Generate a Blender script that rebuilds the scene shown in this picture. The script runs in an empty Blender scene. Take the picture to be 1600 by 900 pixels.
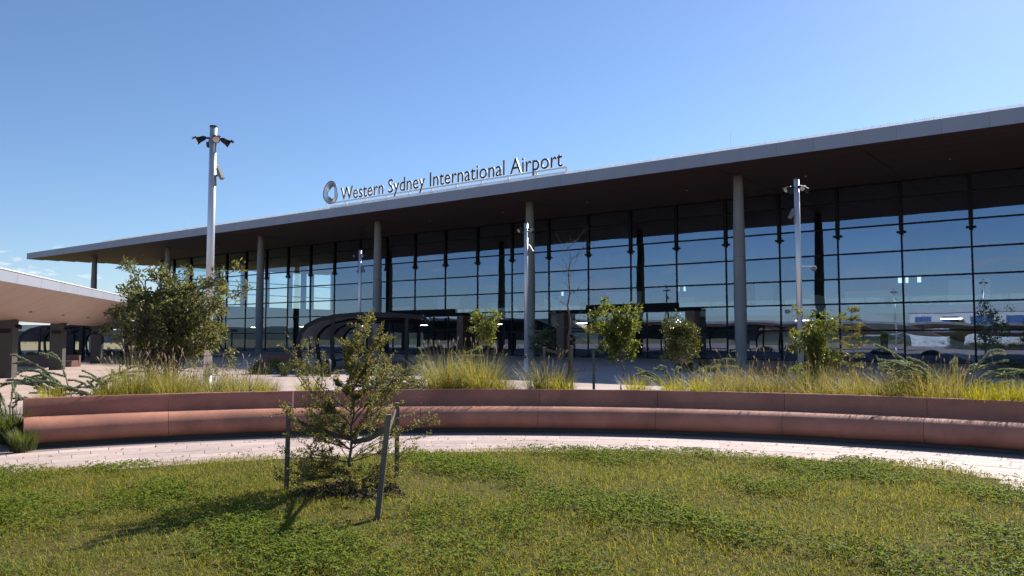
import bpy, math, random
import numpy as np
from mathutils import Vector, Matrix, Euler

R = math.radians
scene = bpy.context.scene
col = scene.collection
random.seed(7)
rng = np.random.default_rng(11)

# ------------------------------------------------------------------ camera, sky, sun, exposure
FPX, EYE, PITCH = 1220.0, 1.6, math.atan(77 / 1220.0)
cam_d = bpy.data.cameras.new("camera")
cam_d.sensor_fit = 'HORIZONTAL'
cam_d.sensor_width = 36.0
cam_d.lens = FPX / 1600 * 36
cam_d.clip_start, cam_d.clip_end = 0.1, 9000
cam = bpy.data.objects.new("camera", cam_d)
col.objects.link(cam)
cam.location = (0, 0, EYE)
cam.rotation_euler = (math.pi / 2 + PITCH, 0, 0)
scene.camera = cam

SUN_EL, SUN_AZ = R(34), R(41)          # azimuth clockwise from +Y
world = bpy.data.worlds.new("World")
scene.world = world
world.use_nodes = True
wt = world.node_tree
wt.nodes.clear()
sky = wt.nodes.new("ShaderNodeTexSky")
sky.sky_type = 'NISHITA'
sky.sun_disc = False
sky.sun_elevation = SUN_EL
sky.sun_rotation = SUN_AZ
sky.altitude = 80
sky.air_density = 1.0
sky.dust_density = 0.2
sky.ozone_density = 5.2
wbg = wt.nodes.new("ShaderNodeBackground")
wbg.inputs[1].default_value = 0.083
wout = wt.nodes.new("ShaderNodeOutputWorld")
# small low cumulus all round the horizon
wtc = wt.nodes.new("ShaderNodeTexCoord")
wsep = wt.nodes.new("ShaderNodeSeparateXYZ")
wt.links.new(wtc.outputs["Generated"], wsep.inputs[0])
wmap = wt.nodes.new("ShaderNodeMapping")
wmap.inputs["Scale"].default_value = (9, 9, 26)
wt.links.new(wtc.outputs["Generated"], wmap.inputs[0])
wn = wt.nodes.new("ShaderNodeTexNoise")
wn.inputs["Scale"].default_value = 3.2
wn.inputs["Detail"].default_value = 7
wn.inputs["Roughness"].default_value = 0.55
wt.links.new(wmap.outputs[0], wn.inputs["Vector"])
wr = wt.nodes.new("ShaderNodeMapRange")
wr.inputs[1].default_value, wr.inputs[2].default_value = 0.56, 0.68
wt.links.new(wn.outputs[0], wr.inputs[0])
wband = wt.nodes.new("ShaderNodeValToRGB")
for i, (p, v) in enumerate([(0.03, 0), (0.055, 1), (0.088, 1), (0.105, 0)]):
    e = wband.color_ramp.elements[i] if i < 2 else wband.color_ramp.elements.new(p)
    e.position = p
    e.color = (v, v, v, 1)
wt.links.new(wsep.outputs[2], wband.inputs[0])
wmul = wt.nodes.new("ShaderNodeMath")
wmul.operation = 'MULTIPLY'
wt.links.new(wr.outputs[0], wmul.inputs[0])
wt.links.new(wband.outputs[0], wmul.inputs[1])
wmul2 = wt.nodes.new("ShaderNodeMath")
wmul2.operation = 'MULTIPLY'
wmul2.inputs[1].default_value = 0.75
wt.links.new(wmul.outputs[0], wmul2.inputs[0])
wmix = wt.nodes.new("ShaderNodeMix")
wmix.data_type = 'RGBA'
wmix.inputs["B"].default_value = (7.5, 7.6, 8.0, 1)
wt.links.new(wmul2.outputs[0], wmix.inputs["Factor"])
wt.links.new(sky.outputs[0], wmix.inputs["A"])
wtint = wt.nodes.new("ShaderNodeMix")
wtint.data_type = 'RGBA'
wtint.blend_type = 'MULTIPLY'
wtint.inputs["Factor"].default_value = 1
wtint.inputs["B"].default_value = (0.97, 0.975, 1.03, 1)
wt.links.new(wmix.outputs["Result"], wtint.inputs["A"])
wt.links.new(wtint.outputs["Result"], wbg.inputs[0])
wt.links.new(wbg.outputs[0], wout.inputs[0])

sun_d = bpy.data.lights.new("sun", 'SUN')
sun_d.energy = 5.0
sun_d.angle = R(0.53)
sun_d.color = (1.0, 0.94, 0.85)
sun = bpy.data.objects.new("sun", sun_d)
col.objects.link(sun)
sv = Vector((math.sin(SUN_AZ) * math.cos(SUN_EL), math.cos(SUN_AZ) * math.cos(SUN_EL), math.sin(SUN_EL)))
sun.rotation_euler = sv.to_track_quat('Z', 'Y').to_euler()
sun.location = (40, 50, 60)

vs = scene.view_settings
vs.view_transform = 'Standard'
vs.look = 'None'
vs.exposure = 0.75
vs.gamma = 1
vs.use_curve_mapping = False
scene.cycles.max_bounces = 8
scene.cycles.transparent_max_bounces = 24
scene.cycles.use_denoising = True
scene.cycles.caustics_reflective = False
scene.cycles.caustics_refractive = False

# ------------------------------------------------------------------ materials
M = {}

def nmat(name):
    m = bpy.data.materials.new(name)
    m.use_nodes = True
    t = m.node_tree
    t.nodes.clear()
    out = t.nodes.new("ShaderNodeOutputMaterial")
    M[name] = m
    return m, t, out

def N(t, kind, **kw):
    n = t.nodes.new(kind)
    for k, v in kw.items():
        setattr(n, k, v)
    return n

def surf(name, c1, c2=None, rough=0.7, metal=0.0, scale=6.0, detail=5, bump=0.0, bscale=40, obj_var=0.0, spec=0.5,
         speck=0.0, stretch=None, big=0.0, mottle=0.0, mscale=0.9):
    """principled surface with noise-mixed colour, fine relief, optional per-object variation"""
    m, t, out = nmat(name)
    b = N(t, "ShaderNodeBsdfPrincipled")
    b.inputs["Roughness"].default_value = rough
    b.inputs["Metallic"].default_value = metal
    b.inputs["Specular IOR Level"].default_value = spec
    tc = N(t, "ShaderNodeTexCoord")
    vec = tc.outputs["Object"]
    if stretch:
        mp = N(t, "ShaderNodeMapping")
        mp.inputs["Scale"].default_value = stretch
        t.links.new(vec, mp.inputs[0])
        vec = mp.outputs[0]
    n = N(t, "ShaderNodeTexNoise")
    n.inputs["Scale"].default_value = scale
    n.inputs["Detail"].default_value = detail
    t.links.new(vec, n.inputs["Vector"])
    mx = N(t, "ShaderNodeMix", data_type='RGBA')
    c2 = c2 or tuple(x * 0.8 for x in c1)
    mx.inputs["A"].default_value = (*c1, 1)
    mx.inputs["B"].default_value = (*c2, 1)
    ramp = N(t, "ShaderNodeMapRange")
    ramp.inputs[1].default_value, ramp.inputs[2].default_value = 0.32, 0.68
    t.links.new(n.outputs[0], ramp.inputs[0])
    t.links.new(ramp.outputs[0], mx.inputs["Factor"])
    c = mx.outputs["Result"]
    if speck or big:
        n2 = N(t, "ShaderNodeTexNoise")
        n2.inputs["Scale"].default_value = bscale * 1.7 if speck else 0.5
        n2.inputs["Detail"].default_value = 3
        t.links.new(vec, n2.inputs["Vector"])
        mr = N(t, "ShaderNodeMapRange")
        k = speck or big
        mr.inputs[1].default_value, mr.inputs[2].default_value = 0.3, 0.7
        mr.inputs[3].default_value, mr.inputs[4].default_value = 1 - k, 1 + k
        t.links.new(n2.outputs[0], mr.inputs[0])
        mm = N(t, "ShaderNodeMix", data_type='RGBA', blend_type='MULTIPLY')
        mm.inputs["Factor"].default_value = 1
        t.links.new(c, mm.inputs["A"])
        t.links.new(mr.outputs[0], mm.inputs["B"])
        c = mm.outputs["Result"]
    if mottle:
        n4 = N(t, "ShaderNodeTexNoise")
        n4.inputs["Scale"].default_value = mscale
        n4.inputs["Detail"].default_value = 9
        n4.inputs["Roughness"].default_value = 0.62
        t.links.new(tc.outputs["Object"], n4.inputs["Vector"])
        mr = N(t, "ShaderNodeMapRange")
        mr.inputs[1].default_value, mr.inputs[2].default_value = 0.36, 0.62
        mr.inputs[3].default_value, mr.inputs[4].default_value = 1 - mottle, 1 + mottle * 0.4
        t.links.new(n4.outputs[0], mr.inputs[0])
        mm = N(t, "ShaderNodeMix", data_type='RGBA', blend_type='MULTIPLY')
        mm.inputs["Factor"].default_value = 1
        t.links.new(c, mm.inputs["A"])
        t.links.new(mr.outputs[0], mm.inputs["B"])
        c = mm.outputs["Result"]
    if obj_var:
        oi = N(t, "ShaderNodeObjectInfo")
        mr = N(t, "ShaderNodeMapRange")
        mr.inputs[3].default_value, mr.inputs[4].default_value = 1 - obj_var, 1 + obj_var
        t.links.new(oi.outputs["Random"], mr.inputs[0])
        mm = N(t, "ShaderNodeMix", data_type='RGBA', blend_type='MULTIPLY')
        mm.inputs["Factor"].default_value = 1
        t.links.new(c, mm.inputs["A"])
        t.links.new(mr.outputs[0], mm.inputs["B"])
        c = mm.outputs["Result"]
    t.links.new(c, b.inputs["Base Color"])
    if bump:
        n3 = N(t, "ShaderNodeTexNoise")
        n3.inputs["Scale"].default_value = bscale
        n3.inputs["Detail"].default_value = 4
        t.links.new(vec, n3.inputs["Vector"])
        bp = N(t, "ShaderNodeBump")
        bp.inputs["Strength"].default_value = bump
        bp.inputs["Distance"].default_value = 0.02
        t.links.new(n3.outputs[0], bp.inputs["Height"])
        t.links.new(bp.outputs[0], b.inputs["Normal"])
    t.links.new(b.outputs[0], out.inputs[0])
    return m

def leafmat(name, c1, c2, trans=0.4, tc=None, rough=0.45, gloss=0.5):
    m, t, out = nmat(name)
    g = N(t, "ShaderNodeNewGeometry")
    mx = N(t, "ShaderNodeMix", data_type='RGBA')
    mx.inputs["A"].default_value = (*c1, 1)
    mx.inputs["B"].default_value = (*c2, 1)
    t.links.new(g.outputs["Random Per Island"], mx.inputs["Factor"])
    b = N(t, "ShaderNodeBsdfPrincipled")
    b.inputs["Roughness"].default_value = rough
    b.inputs["Specular IOR Level"].default_value = gloss
    t.links.new(mx.outputs["Result"], b.inputs["Base Color"])
    tr = N(t, "ShaderNodeBsdfTranslucent")
    mt = N(t, "ShaderNodeMix", data_type='RGBA', blend_type='MULTIPLY')
    mt.inputs["Factor"].default_value = 1
    mt.inputs["B"].default_value = (*(tc or (1.6, 1.5, 0.6)), 1)
    t.links.new(mx.outputs["Result"], mt.inputs["A"])
    t.links.new(mt.outputs["Result"], tr.inputs["Color"])
    ms = N(t, "ShaderNodeMixShader")
    ms.inputs[0].default_value = trans
    t.links.new(b.outputs[0], ms.inputs[1])
    t.links.new(tr.outputs[0], ms.inputs[2])
    t.links.new(ms.outputs[0], out.inputs[0])
    return m

def glassmat(name, tint, base, refl=(0.85, 0.92, 1.0), ior=1.5, pillow=0.0):
    """coated architectural pane: mirror layer over tinted see-through glass, each pane slightly pillowed"""
    m, t, out = nmat(name)
    fr = N(t, "ShaderNodeFresnel")
    fr.inputs[0].default_value = ior
    ad = N(t, "ShaderNodeMath", operation='ADD', use_clamp=True)
    ad.inputs[1].default_value = base
    t.links.new(fr.outputs[0], ad.inputs[0])
    tr = N(t, "ShaderNodeBsdfTransparent")
    tr.inputs[0].default_value = (*tint, 1)
    gl = N(t, "ShaderNodeBsdfGlossy")
    gl.inputs["Roughness"].default_value = 0.0
    oi = N(t, "ShaderNodeObjectInfo")
    mr = N(t, "ShaderNodeMapRange")
    mr.inputs[3].default_value, mr.inputs[4].default_value = 0.9, 1.08
    t.links.new(oi.outputs["Random"], mr.inputs[0])
    mm = N(t, "ShaderNodeMix", data_type='RGBA', blend_type='MULTIPLY')
    mm.inputs["Factor"].default_value = 1
    mm.inputs["A"].default_value = (*refl, 1)
    t.links.new(mr.outputs[0], mm.inputs["B"])
    t.links.new(mm.outputs["Result"], gl.inputs["Color"])
    if pillow:
        tc = N(t, "ShaderNodeTexCoord")
        sp_ = N(t, "ShaderNodeSeparateXYZ")
        t.links.new(tc.outputs["Object"], sp_.inputs[0])
        def parab(sock):
            i = N(t, "ShaderNodeMath", operation='SUBTRACT')
            i.inputs[0].default_value = 1
            t.links.new(sock, i.inputs[1])
            q = N(t, "ShaderNodeMath", operation='MULTIPLY')
            t.links.new(sock, q.inputs[0])
            t.links.new(i.outputs[0], q.inputs[1])
            return q.outputs[0]
        h = N(t, "ShaderNodeMath", operation='MULTIPLY')
        t.links.new(parab(sp_.outputs[0]), h.inputs[0])
        t.links.new(parab(sp_.outputs[2]), h.inputs[1])
        h2 = N(t, "ShaderNodeMath", operation='MULTIPLY')
        mr2 = N(t, "ShaderNodeMapRange")
        mr2.inputs[3].default_value, mr2.inputs[4].default_value = 4.0, 20.0
        t.links.new(oi.outputs["Random"], mr2.inputs[0])
        t.links.new(h.outputs[0], h2.inputs[0])
        t.links.new(mr2.outputs[0], h2.inputs[1])
        nz = N(t, "ShaderNodeTexNoise")
        nz.inputs["Scale"].default_value = 0.7
        nz.inputs["Detail"].default_value = 1
        g = N(t, "ShaderNodeNewGeometry")
        t.links.new(g.outputs["Position"], nz.inputs["Vector"])
        h3 = N(t, "ShaderNodeMath", operation='MULTIPLY_ADD')
        h3.inputs[1].default_value = 0.10
        t.links.new(nz.outputs[0], h3.inputs[0])
        t.links.new(h2.outputs[0], h3.inputs[2])
        bp = N(t, "ShaderNodeBump")
        bp.inputs["Strength"].default_value = 1.0
        bp.inputs["Distance"].default_value = pillow
        t.links.new(h3.outputs[0], bp.inputs["Height"])
        t.links.new(bp.outputs[0], gl.inputs["Normal"])
    ms = N(t, "ShaderNodeMixShader")
    t.links.new(ad.outputs[0], ms.inputs[0])
    t.links.new(tr.outputs[0], ms.inputs[1])
    t.links.new(gl.outputs[0], ms.inputs[2])
    t.links.new(ms.outputs[0], out.inputs[0])
    return m

def emit(name, c, s):
    m, t, out = nmat(name)
    e = N(t, "ShaderNodeEmission")
    e.inputs[0].default_value = (*c, 1)
    e.inputs[1].default_value = s
    t.links.new(e.outputs[0], out.inputs[0])
    return m

surf("pink_paver", (0.56, 0.435, 0.385), (0.48, 0.365, 0.32), rough=0.8, scale=9, bump=0.15, bscale=120, obj_var=0.13, speck=0.12, mottle=0.2, mscale=0.7)
surf("joint_sand", (0.30, 0.24, 0.21), (0.22, 0.18, 0.16), rough=0.95, scale=20)
surf("red_concrete", (0.48, 0.20, 0.125), (0.39, 0.158, 0.10), mottle=0.24, mscale=1.3, rough=0.78, scale=2.2, detail=9, bump=0.3, bscale=110, speck=0.16, obj_var=0.06)
surf("soil", (0.055, 0.045, 0.038), (0.03, 0.026, 0.022), rough=0.95, scale=14, bump=0.8, bscale=30)
surf("bark_mulch", (0.12, 0.085, 0.06), (0.05, 0.035, 0.026), rough=0.95, scale=30, bump=0.9, bscale=40)
surf("lawn_soil", (0.075, 0.085, 0.02), (0.125, 0.10, 0.034), spec=0.05, rough=1.0, scale=1.6, bump=0.6, bscale=60, speck=0.25)
surf("field", (0.15, 0.15, 0.055), (0.24, 0.18, 0.09), rough=1, scale=0.02, detail=8, speck=0.2, bscale=0.3)
surf("fascia_metal", (0.27, 0.29, 0.345), (0.25, 0.27, 0.32), rough=0.5, metal=0.0, scale=0.6, obj_var=0.03)
surf("white_metal", (0.78, 0.79, 0.80), (0.72, 0.73, 0.74), rough=0.35, scale=1.0)
surf("roof_top", (0.62, 0.63, 0.65), (0.56, 0.57, 0.6), rough=0.6, scale=0.3)
surf("soffit_brown", (0.18, 0.10, 0.072), (0.14, 0.078, 0.056), spec=0.15, rough=0.6, scale=0.5, stretch=(0.3, 4, 1), obj_var=0.05)
surf("column_concrete", (0.29, 0.28, 0.265), (0.23, 0.22, 0.21), rough=0.8, scale=1.2, bump=0.1, bscale=20, stretch=(1, 1, 0.3), speck=0.06)
surf("dark_frame", (0.010, 0.0105, 0.012), (0.008, 0.0085, 0.01), rough=0.5, scale=2, spec=0.2)
surf("portal_dark", (0.012, 0.012, 0.014), (0.01, 0.01, 0.011), rough=0.7, scale=2, spec=0.15)
surf("pole_metal", (0.62, 0.63, 0.65), (0.55, 0.56, 0.58), rough=0.38, metal=0.55, scale=2, stretch=(1, 1, 0.15))
surf("lamp_black", (0.02, 0.02, 0.022), (0.014, 0.014, 0.016), spec=0.2, rough=0.55, scale=5)
surf("camera_grey", (0.17, 0.175, 0.185), (0.14, 0.145, 0.15), rough=0.6, scale=5)
surf("emblem_grey", (0.20, 0.21, 0.235), (0.17, 0.18, 0.20), rough=0.45, scale=3)
surf("lens", (0.55, 0.5, 0.42), (0.5, 0.45, 0.4), rough=0.15, scale=5)
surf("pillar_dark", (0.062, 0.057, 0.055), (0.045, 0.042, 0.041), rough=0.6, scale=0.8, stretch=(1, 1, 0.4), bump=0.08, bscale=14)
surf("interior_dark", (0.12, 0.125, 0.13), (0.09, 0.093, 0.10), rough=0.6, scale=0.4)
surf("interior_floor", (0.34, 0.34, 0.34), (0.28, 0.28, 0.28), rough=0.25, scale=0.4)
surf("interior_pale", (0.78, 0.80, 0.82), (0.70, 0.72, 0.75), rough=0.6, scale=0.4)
surf("interior_timber", (0.15, 0.088, 0.055), (0.10, 0.058, 0.036), rough=0.5, scale=2, stretch=(6, 6, 0.3))
surf("shelter_panel", (0.62, 0.58, 0.55), (0.56, 0.53, 0.50), rough=0.85, scale=1.2)
surf("shelter_frame", (0.017, 0.018, 0.024), (0.013, 0.014, 0.019), rough=0.5, scale=2, spec=0.25)
surf("bark_brown", (0.16, 0.12, 0.09), (0.075, 0.055, 0.042), rough=0.9, scale=18, stretch=(1, 1, 0.25), bump=0.6, bscale=30)
surf("bark_grey", (0.26, 0.23, 0.20), (0.14, 0.12, 0.105), rough=0.9, scale=18, stretch=(1, 1, 0.25), bump=0.5, bscale=30)
surf("stake_wood", (0.20, 0.165, 0.13), (0.12, 0.10, 0.08), rough=0.85, scale=9, stretch=(3, 3, 0.2), bump=0.4, bscale=30)
surf("webbing", (0.16, 0.125, 0.085), (0.11, 0.085, 0.06), rough=0.95, scale=50, bump=0.4, bscale=150)
surf("shed_white", (0.62, 0.63, 0.64), (0.55, 0.56, 0.57), rough=0.6, scale=0.2)
surf("shed_grey", (0.14, 0.16, 0.19), (0.11, 0.13, 0.155), rough=0.6, scale=0.2)
surf("shed_blue", (0.05, 0.13, 0.30), (0.04, 0.11, 0.26), rough=0.5, scale=0.2)
surf("hill_green", (0.07, 0.085, 0.06), (0.05, 0.062, 0.045), rough=1, scale=0.01, detail=8)
surf("letter_black", (0.012, 0.013, 0.016), rough=0.4, scale=2)
surf("gravel_dark", (0.07, 0.07, 0.075), (0.03, 0.03, 0.033), rough=0.95, scale=45, bump=0.9, bscale=60)
surf("stone_red", (0.20, 0.10, 0.08), (0.15, 0.075, 0.06), rough=0.8, scale=3, bump=0.2, bscale=20)
surf("asphalt", (0.055, 0.055, 0.058), (0.045, 0.045, 0.048), rough=0.9, scale=20, bump=0.3, bscale=80)
glassmat("facade_glass", (0.80, 0.87, 0.89), 0.225, refl=(0.50, 0.66, 0.92), pillow=0.004)
glassmat("clear_glass", (0.80, 0.90, 0.90), 0.03)
leafmat("grille_white", (0.75, 0.76, 0.77), (0.82, 0.82, 0.82), trans=0.6, tc=(1, 1, 1), rough=0.5)
emit("strip_light", (1.0, 0.95, 0.88), 8.0)
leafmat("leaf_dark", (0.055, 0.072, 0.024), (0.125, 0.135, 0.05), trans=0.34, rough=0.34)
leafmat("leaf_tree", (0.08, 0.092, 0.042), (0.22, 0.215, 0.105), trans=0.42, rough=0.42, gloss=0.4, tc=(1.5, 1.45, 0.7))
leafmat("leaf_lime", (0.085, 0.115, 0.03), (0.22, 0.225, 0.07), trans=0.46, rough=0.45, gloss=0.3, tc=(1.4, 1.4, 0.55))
leafmat("leaf_olive", (0.11, 0.115, 0.045), (0.27, 0.245, 0.11), trans=0.46, rough=0.5)
leafmat("needle_grey", (0.17, 0.20, 0.125), (0.38, 0.40, 0.28), trans=0.42, tc=(1.2, 1.25, 0.8), rough=0.5)
leafmat("grass_green", (0.12, 0.15, 0.035), (0.34, 0.29, 0.10), trans=0.5, tc=(1.55, 1.4, 0.6))
leafmat("grass_gold", (0.16, 0.175, 0.04), (0.38, 0.31, 0.10), trans=0.5, tc=(1.4, 1.25, 0.65))
leafmat("grass_lime", (0.19, 0.20, 0.025), (0.32, 0.29, 0.035), trans=0.55, tc=(1.6, 1.45, 0.5))
leafmat("lomandra", (0.055, 0.085, 0.022), (0.12, 0.14, 0.04), trans=0.45)
leafmat("seed_head", (0.44, 0.37, 0.27), (0.58, 0.50, 0.40), trans=0.5, tc=(1.2, 1.1, 0.95), rough=0.9, gloss=0.1)
leafmat("lawn_blade", (0.11, 0.16, 0.022), (0.34, 0.28, 0.08), trans=0.45, rough=0.6, gloss=0.2)
leafmat("clover_leaf", (0.095, 0.15, 0.026), (0.19, 0.225, 0.048), trans=0.42, rough=0.65, gloss=0.12)

# paving of the plaza: joints as material (too far away to pick pavers apart)
def plaza_material():
    m, t, out = nmat("plaza_paving")
    b = N(t, "ShaderNodeBsdfPrincipled")
    b.inputs["Roughness"].default_value = 0.8
    tc = N(t, "ShaderNodeTexCoord")
    mp = N(t, "ShaderNodeMapping")
    mp.inputs["Rotation"].default_value = (0, 0, R(20))
    t.links.new(tc.outputs["Object"], mp.inputs[0])
    br = N(t, "ShaderNodeTexBrick")
    br.inputs["Scale"].default_value = 1.0
    br.inputs["Brick Width"].default_value = 0.6
    br.inputs["Row Height"].default_value = 0.3
    br.inputs["Mortar Size"].default_value = 0.012
    br.inputs["Color1"].default_value = (0.54, 0.42, 0.37, 1)
    br.inputs["Color2"].default_value = (0.47, 0.36, 0.315, 1)
    br.inputs["Mortar"].default_value = (0.36, 0.28, 0.245, 1)
    t.links.new(mp.outputs[0], br.inputs["Vector"])
    n = N(t, "ShaderNodeTexNoise")
    n.inputs["Scale"].default_value = 0.35
    n.inputs["Detail"].default_value = 6
    t.links.new(tc.outputs["Object"], n.inputs["Vector"])
    mr = N(t, "ShaderNodeMapRange")
    mr.inputs[1].default_value, mr.inputs[2].default_value = 0.3, 0.7
    mr.inputs[3].default_value, mr.inputs[4].default_value = 0.82, 1.08
    t.links.new(n.outputs[0], mr.inputs[0])
    mm = N(t, "ShaderNodeMix", data_type='RGBA', blend_type='MULTIPLY')
    mm.inputs["Factor"].default_value = 1
    t.links.new(br.outputs["Color"], mm.inputs["A"])
    t.links.new(mr.outputs[0], mm.inputs["B"])
    t.links.new(mm.outputs["Result"], b.inputs["Base Color"])
    t.links.new(b.outputs[0], out.inputs[0])
plaza_material()

# timber-look board soffit (boards a few pixels wide: relief in the material)
def soffit_material():
    m, t, out = nmat("board_soffit")
    b = N(t, "ShaderNodeBsdfPrincipled")
    b.inputs["Roughness"].default_value = 0.5
    tc = N(t, "ShaderNodeTexCoord")
    mp = N(t, "ShaderNodeMapping")
    mp.inputs["Rotation"].default_value = (0, 0, R(36.5))
    t.links.new(tc.outputs["Object"], mp.inputs[0])
    br = N(t, "ShaderNodeTexBrick")
    br.inputs["Scale"].default_value = 1.0
    br.inputs["Brick Width"].default_value = 3.6
    br.inputs["Row Height"].default_value = 0.30
    br.inputs["Mortar Size"].default_value = 0.014
    br.inputs["Color1"].default_value = (0.34, 0.25, 0.21, 1)
    br.inputs["Color2"].default_value = (0.29, 0.21, 0.175, 1)
    br.inputs["Mortar"].default_value = (0.10, 0.065, 0.05, 1)
    t.links.new(mp.outputs[0], br.inputs["Vector"])
    t.links.new(br.outputs["Color"], b.inputs["Base Color"])
    t.links.new(b.outputs[0], out.inputs[0])
soffit_material()

# ------------------------------------------------------------------ mesh helpers
class MB:
    def __init__(s):
        s.v, s.f, s.m = [], [], []
        s.cur = 0
    def add(s, verts, faces):
        o = len(s.v)
        s.v.extend([tuple(map(float, p)) for p in verts])
        for f in faces:
            s.f.append(tuple(i + o for i in f))
            s.m.append(s.cur)
    def box(s, x0, x1, y0, y1, z0, z1):
        s.add([(x0, y0, z0), (x1, y0, z0), (x1, y1, z0), (x0, y1, z0), (x0, y0, z1), (x1, y0, z1), (x1, y1, z1), (x0, y1, z1)],
              [(0, 3, 2, 1), (4, 5, 6, 7), (0, 1, 5, 4), (1, 2, 6, 5), (2, 3, 7, 6), (3, 0, 4, 7)])
    def hexa(s, p):
        s.add(p, [(0, 3, 2, 1), (4, 5, 6, 7), (0, 1, 5, 4), (1, 2, 6, 5), (2, 3, 7, 6), (3, 0, 4, 7)])
    def tube(s, pts, rad, n=6, cap=True):
        pts = [Vector(p) for p in pts]
        if not hasattr(rad, '__len__'):
            rad = [rad] * len(pts)
        o = len(s.v)
        prev = None
        for i, p in enumerate(pts):
            d = (pts[min(i + 1, len(pts) - 1)] - pts[max(i - 1, 0)])
            if d.length < 1e-9:
                d = Vector((0, 0, 1))
            d.normalize()
            if prev is None:
                a = d.orthogonal().normalized()
            else:
                a = prev - d * prev.dot(d)
                a = a.normalized() if a.length > 1e-6 else d.orthogonal().normalized()
            prev = a
            b = d.cross(a)
            for k in range(n):
                an = 2 * math.pi * k / n
                s.v.append(tuple(p + (a * math.cos(an) + b * math.sin(an)) * rad[i]))
        for i in range(len(pts) - 1):
            for k in range(n):
                k2 = (k + 1) % n
                s.f.append((o + i * n + k, o + i * n + k2, o + (i + 1) * n + k2, o + (i + 1) * n + k))
                s.m.append(s.cur)
        if cap:
            s.f.append(tuple(o + k for k in reversed(range(n))))
            s.f.append(tuple(o + (len(pts) - 1) * n + k for k in range(n)))
            s.m += [s.cur, s.cur]
    def bar(s, a, b, w, h):
        """rectangular bar between two points, w sideways, h upward"""
        a, b = Vector(a), Vector(b)
        d = (b - a).normalized()
        up = Vector((0, 0, 1)) if abs(d.z) < 0.95 else Vector((0, 1, 0))
        sd = d.cross(up).normalized() * w / 2
        u2 = sd.cross(d).normalized() * h / 2
        s.hexa([a - sd - u2, a + sd - u2, b + sd - u2, b - sd - u2, a - sd + u2, a + sd + u2, b + sd + u2, b - sd + u2])
    def lathe(s, prof, n=16, c=(0, 0)):
        o = len(s.v)
        for r, z in prof:
            for k in range(n):
                a = 2 * math.pi * k / n
                s.v.append((c[0] + r * math.cos(a), c[1] + r * math.sin(a), z))
        for i in range(len(prof) - 1):
            for k in range(n):
                k2 = (k + 1) % n
                s.f.append((o + i * n + k, o + i * n + k2, o + (i + 1) * n + k2, o + (i + 1) * n + k))
                s.m.append(s.cur)
        s.f.append(tuple(o + k for k in reversed(range(n))))
        s.f.append(tuple(o + (len(prof) - 1) * n + k for k in range(n)))
        s.m += [s.cur, s.cur]
    def mesh(s, name, mats, smooth=False):
        me = bpy.data.meshes.new(name)
        me.from_pydata(s.v, [], s.f)
        for mm in (mats if isinstance(mats, (list, tuple)) else [mats]):
            me.materials.append(M[mm] if isinstance(mm, str) else mm)
        if max(s.m, default=0) > 0:
            me.polygons.foreach_set("material_index", s.m)
        if smooth:
            me.polygons.foreach_set("use_smooth", [True] * len(me.polygons))
        me.update()
        return me
    def build(s, name, mats, parent=None, smooth=False):
        return link(name, s.mesh(name, mats, smooth), parent)

def link(name, data, parent=None, loc=None, rot=None, scale=None):
    o = bpy.data.objects.new(name, data)
    col.objects.link(o)
    o.parent = parent
    if loc is not None:
        o.location = loc
    if rot is not None:
        o.rotation_euler = rot
    if scale is not None:
        o.scale = scale
    return o

def np_mesh(name, V, F, mats, midx=None, smooth=False):
    """fast mesh from an (n,3) vertex array and an (m,k) face array"""
    me = bpy.data.meshes.new(name)
    nf, k = F.shape
    me.vertices.add(len(V))
    me.vertices.foreach_set("co", np.ascontiguousarray(V, dtype=np.float32).ravel())
    me.loops.add(nf * k)
    me.loops.foreach_set("vertex_index", np.ascontiguousarray(F, dtype=np.int32).ravel())
    me.polygons.add(nf)
    me.polygons.foreach_set("loop_start", np.arange(0, nf * k, k, dtype=np.int32))
    try:
        me.polygons.foreach_set("loop_total", np.full(nf, k, dtype=np.int32))
    except Exception:
        pass
    for mm in (mats if isinstance(mats, (list, tuple)) else [mats]):
        me.materials.append(M[mm])
    if midx is not None:
        me.polygons.foreach_set("material_index", midx.astype(np.int32))
    if smooth:
        me.polygons.foreach_set("use_smooth", np.ones(nf, dtype=bool))
    me.update(calc_edges=True)
    me.validate()
    return me

def tag(o, label=None, cat=None, group=None, kind=None):
    for k, v in (("label", label), ("category", cat), ("group", group), ("kind", kind)):
        if v:
            o[k] = v
    return o

def thing(name, label, cat, loc=(0, 0, 0), rz=0, group=None):
    o = link(name, None, None, loc, (0, 0, rz))
    return tag(o, label, cat, group)

def copy_tree(o, parent=None):
    c = o.copy()
    col.objects.link(c)
    c.parent = parent
    for ch in list(o.children):
        copy_tree(ch, c)
    return c

def at(px, depth):
    """ground position straight under column px of the photograph at a forward distance"""
    return (px - 800) / FPX * depth, depth

# ------------------------------------------------------------------ ground
BC = Vector((-0.43, 1.38))                # centre of the curved bench
R_SEAT, R_BACK, R_TOP = 11.82, 12.30, 12.42

def smooth(a, b, x):
    t = np.clip((x - a) / (b - a), 0, 1)
    return t * t * (3 - 2 * t)

def ground_z(x, y):
    r = np.hypot(np.asarray(x) - BC.x, np.asarray(y) - BC.y)
    return -0.6 * smooth(13.0, 25.0, r)

def bed_z(x, y):
    """soil level: the ground plus the planting mound behind the bench"""
    x, y = np.asarray(x, float), np.asarray(y, float)
    r = np.hypot(x - BC.x, y - BC.y)
    a = np.degrees(np.arctan2(x - BC.x, y - BC.y))
    return ground_z(x, y) + 0.30 * (1 - smooth(13.2, 16.8, r)) * smooth(-35.5, -31, a) * (r > 12.5)

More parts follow.
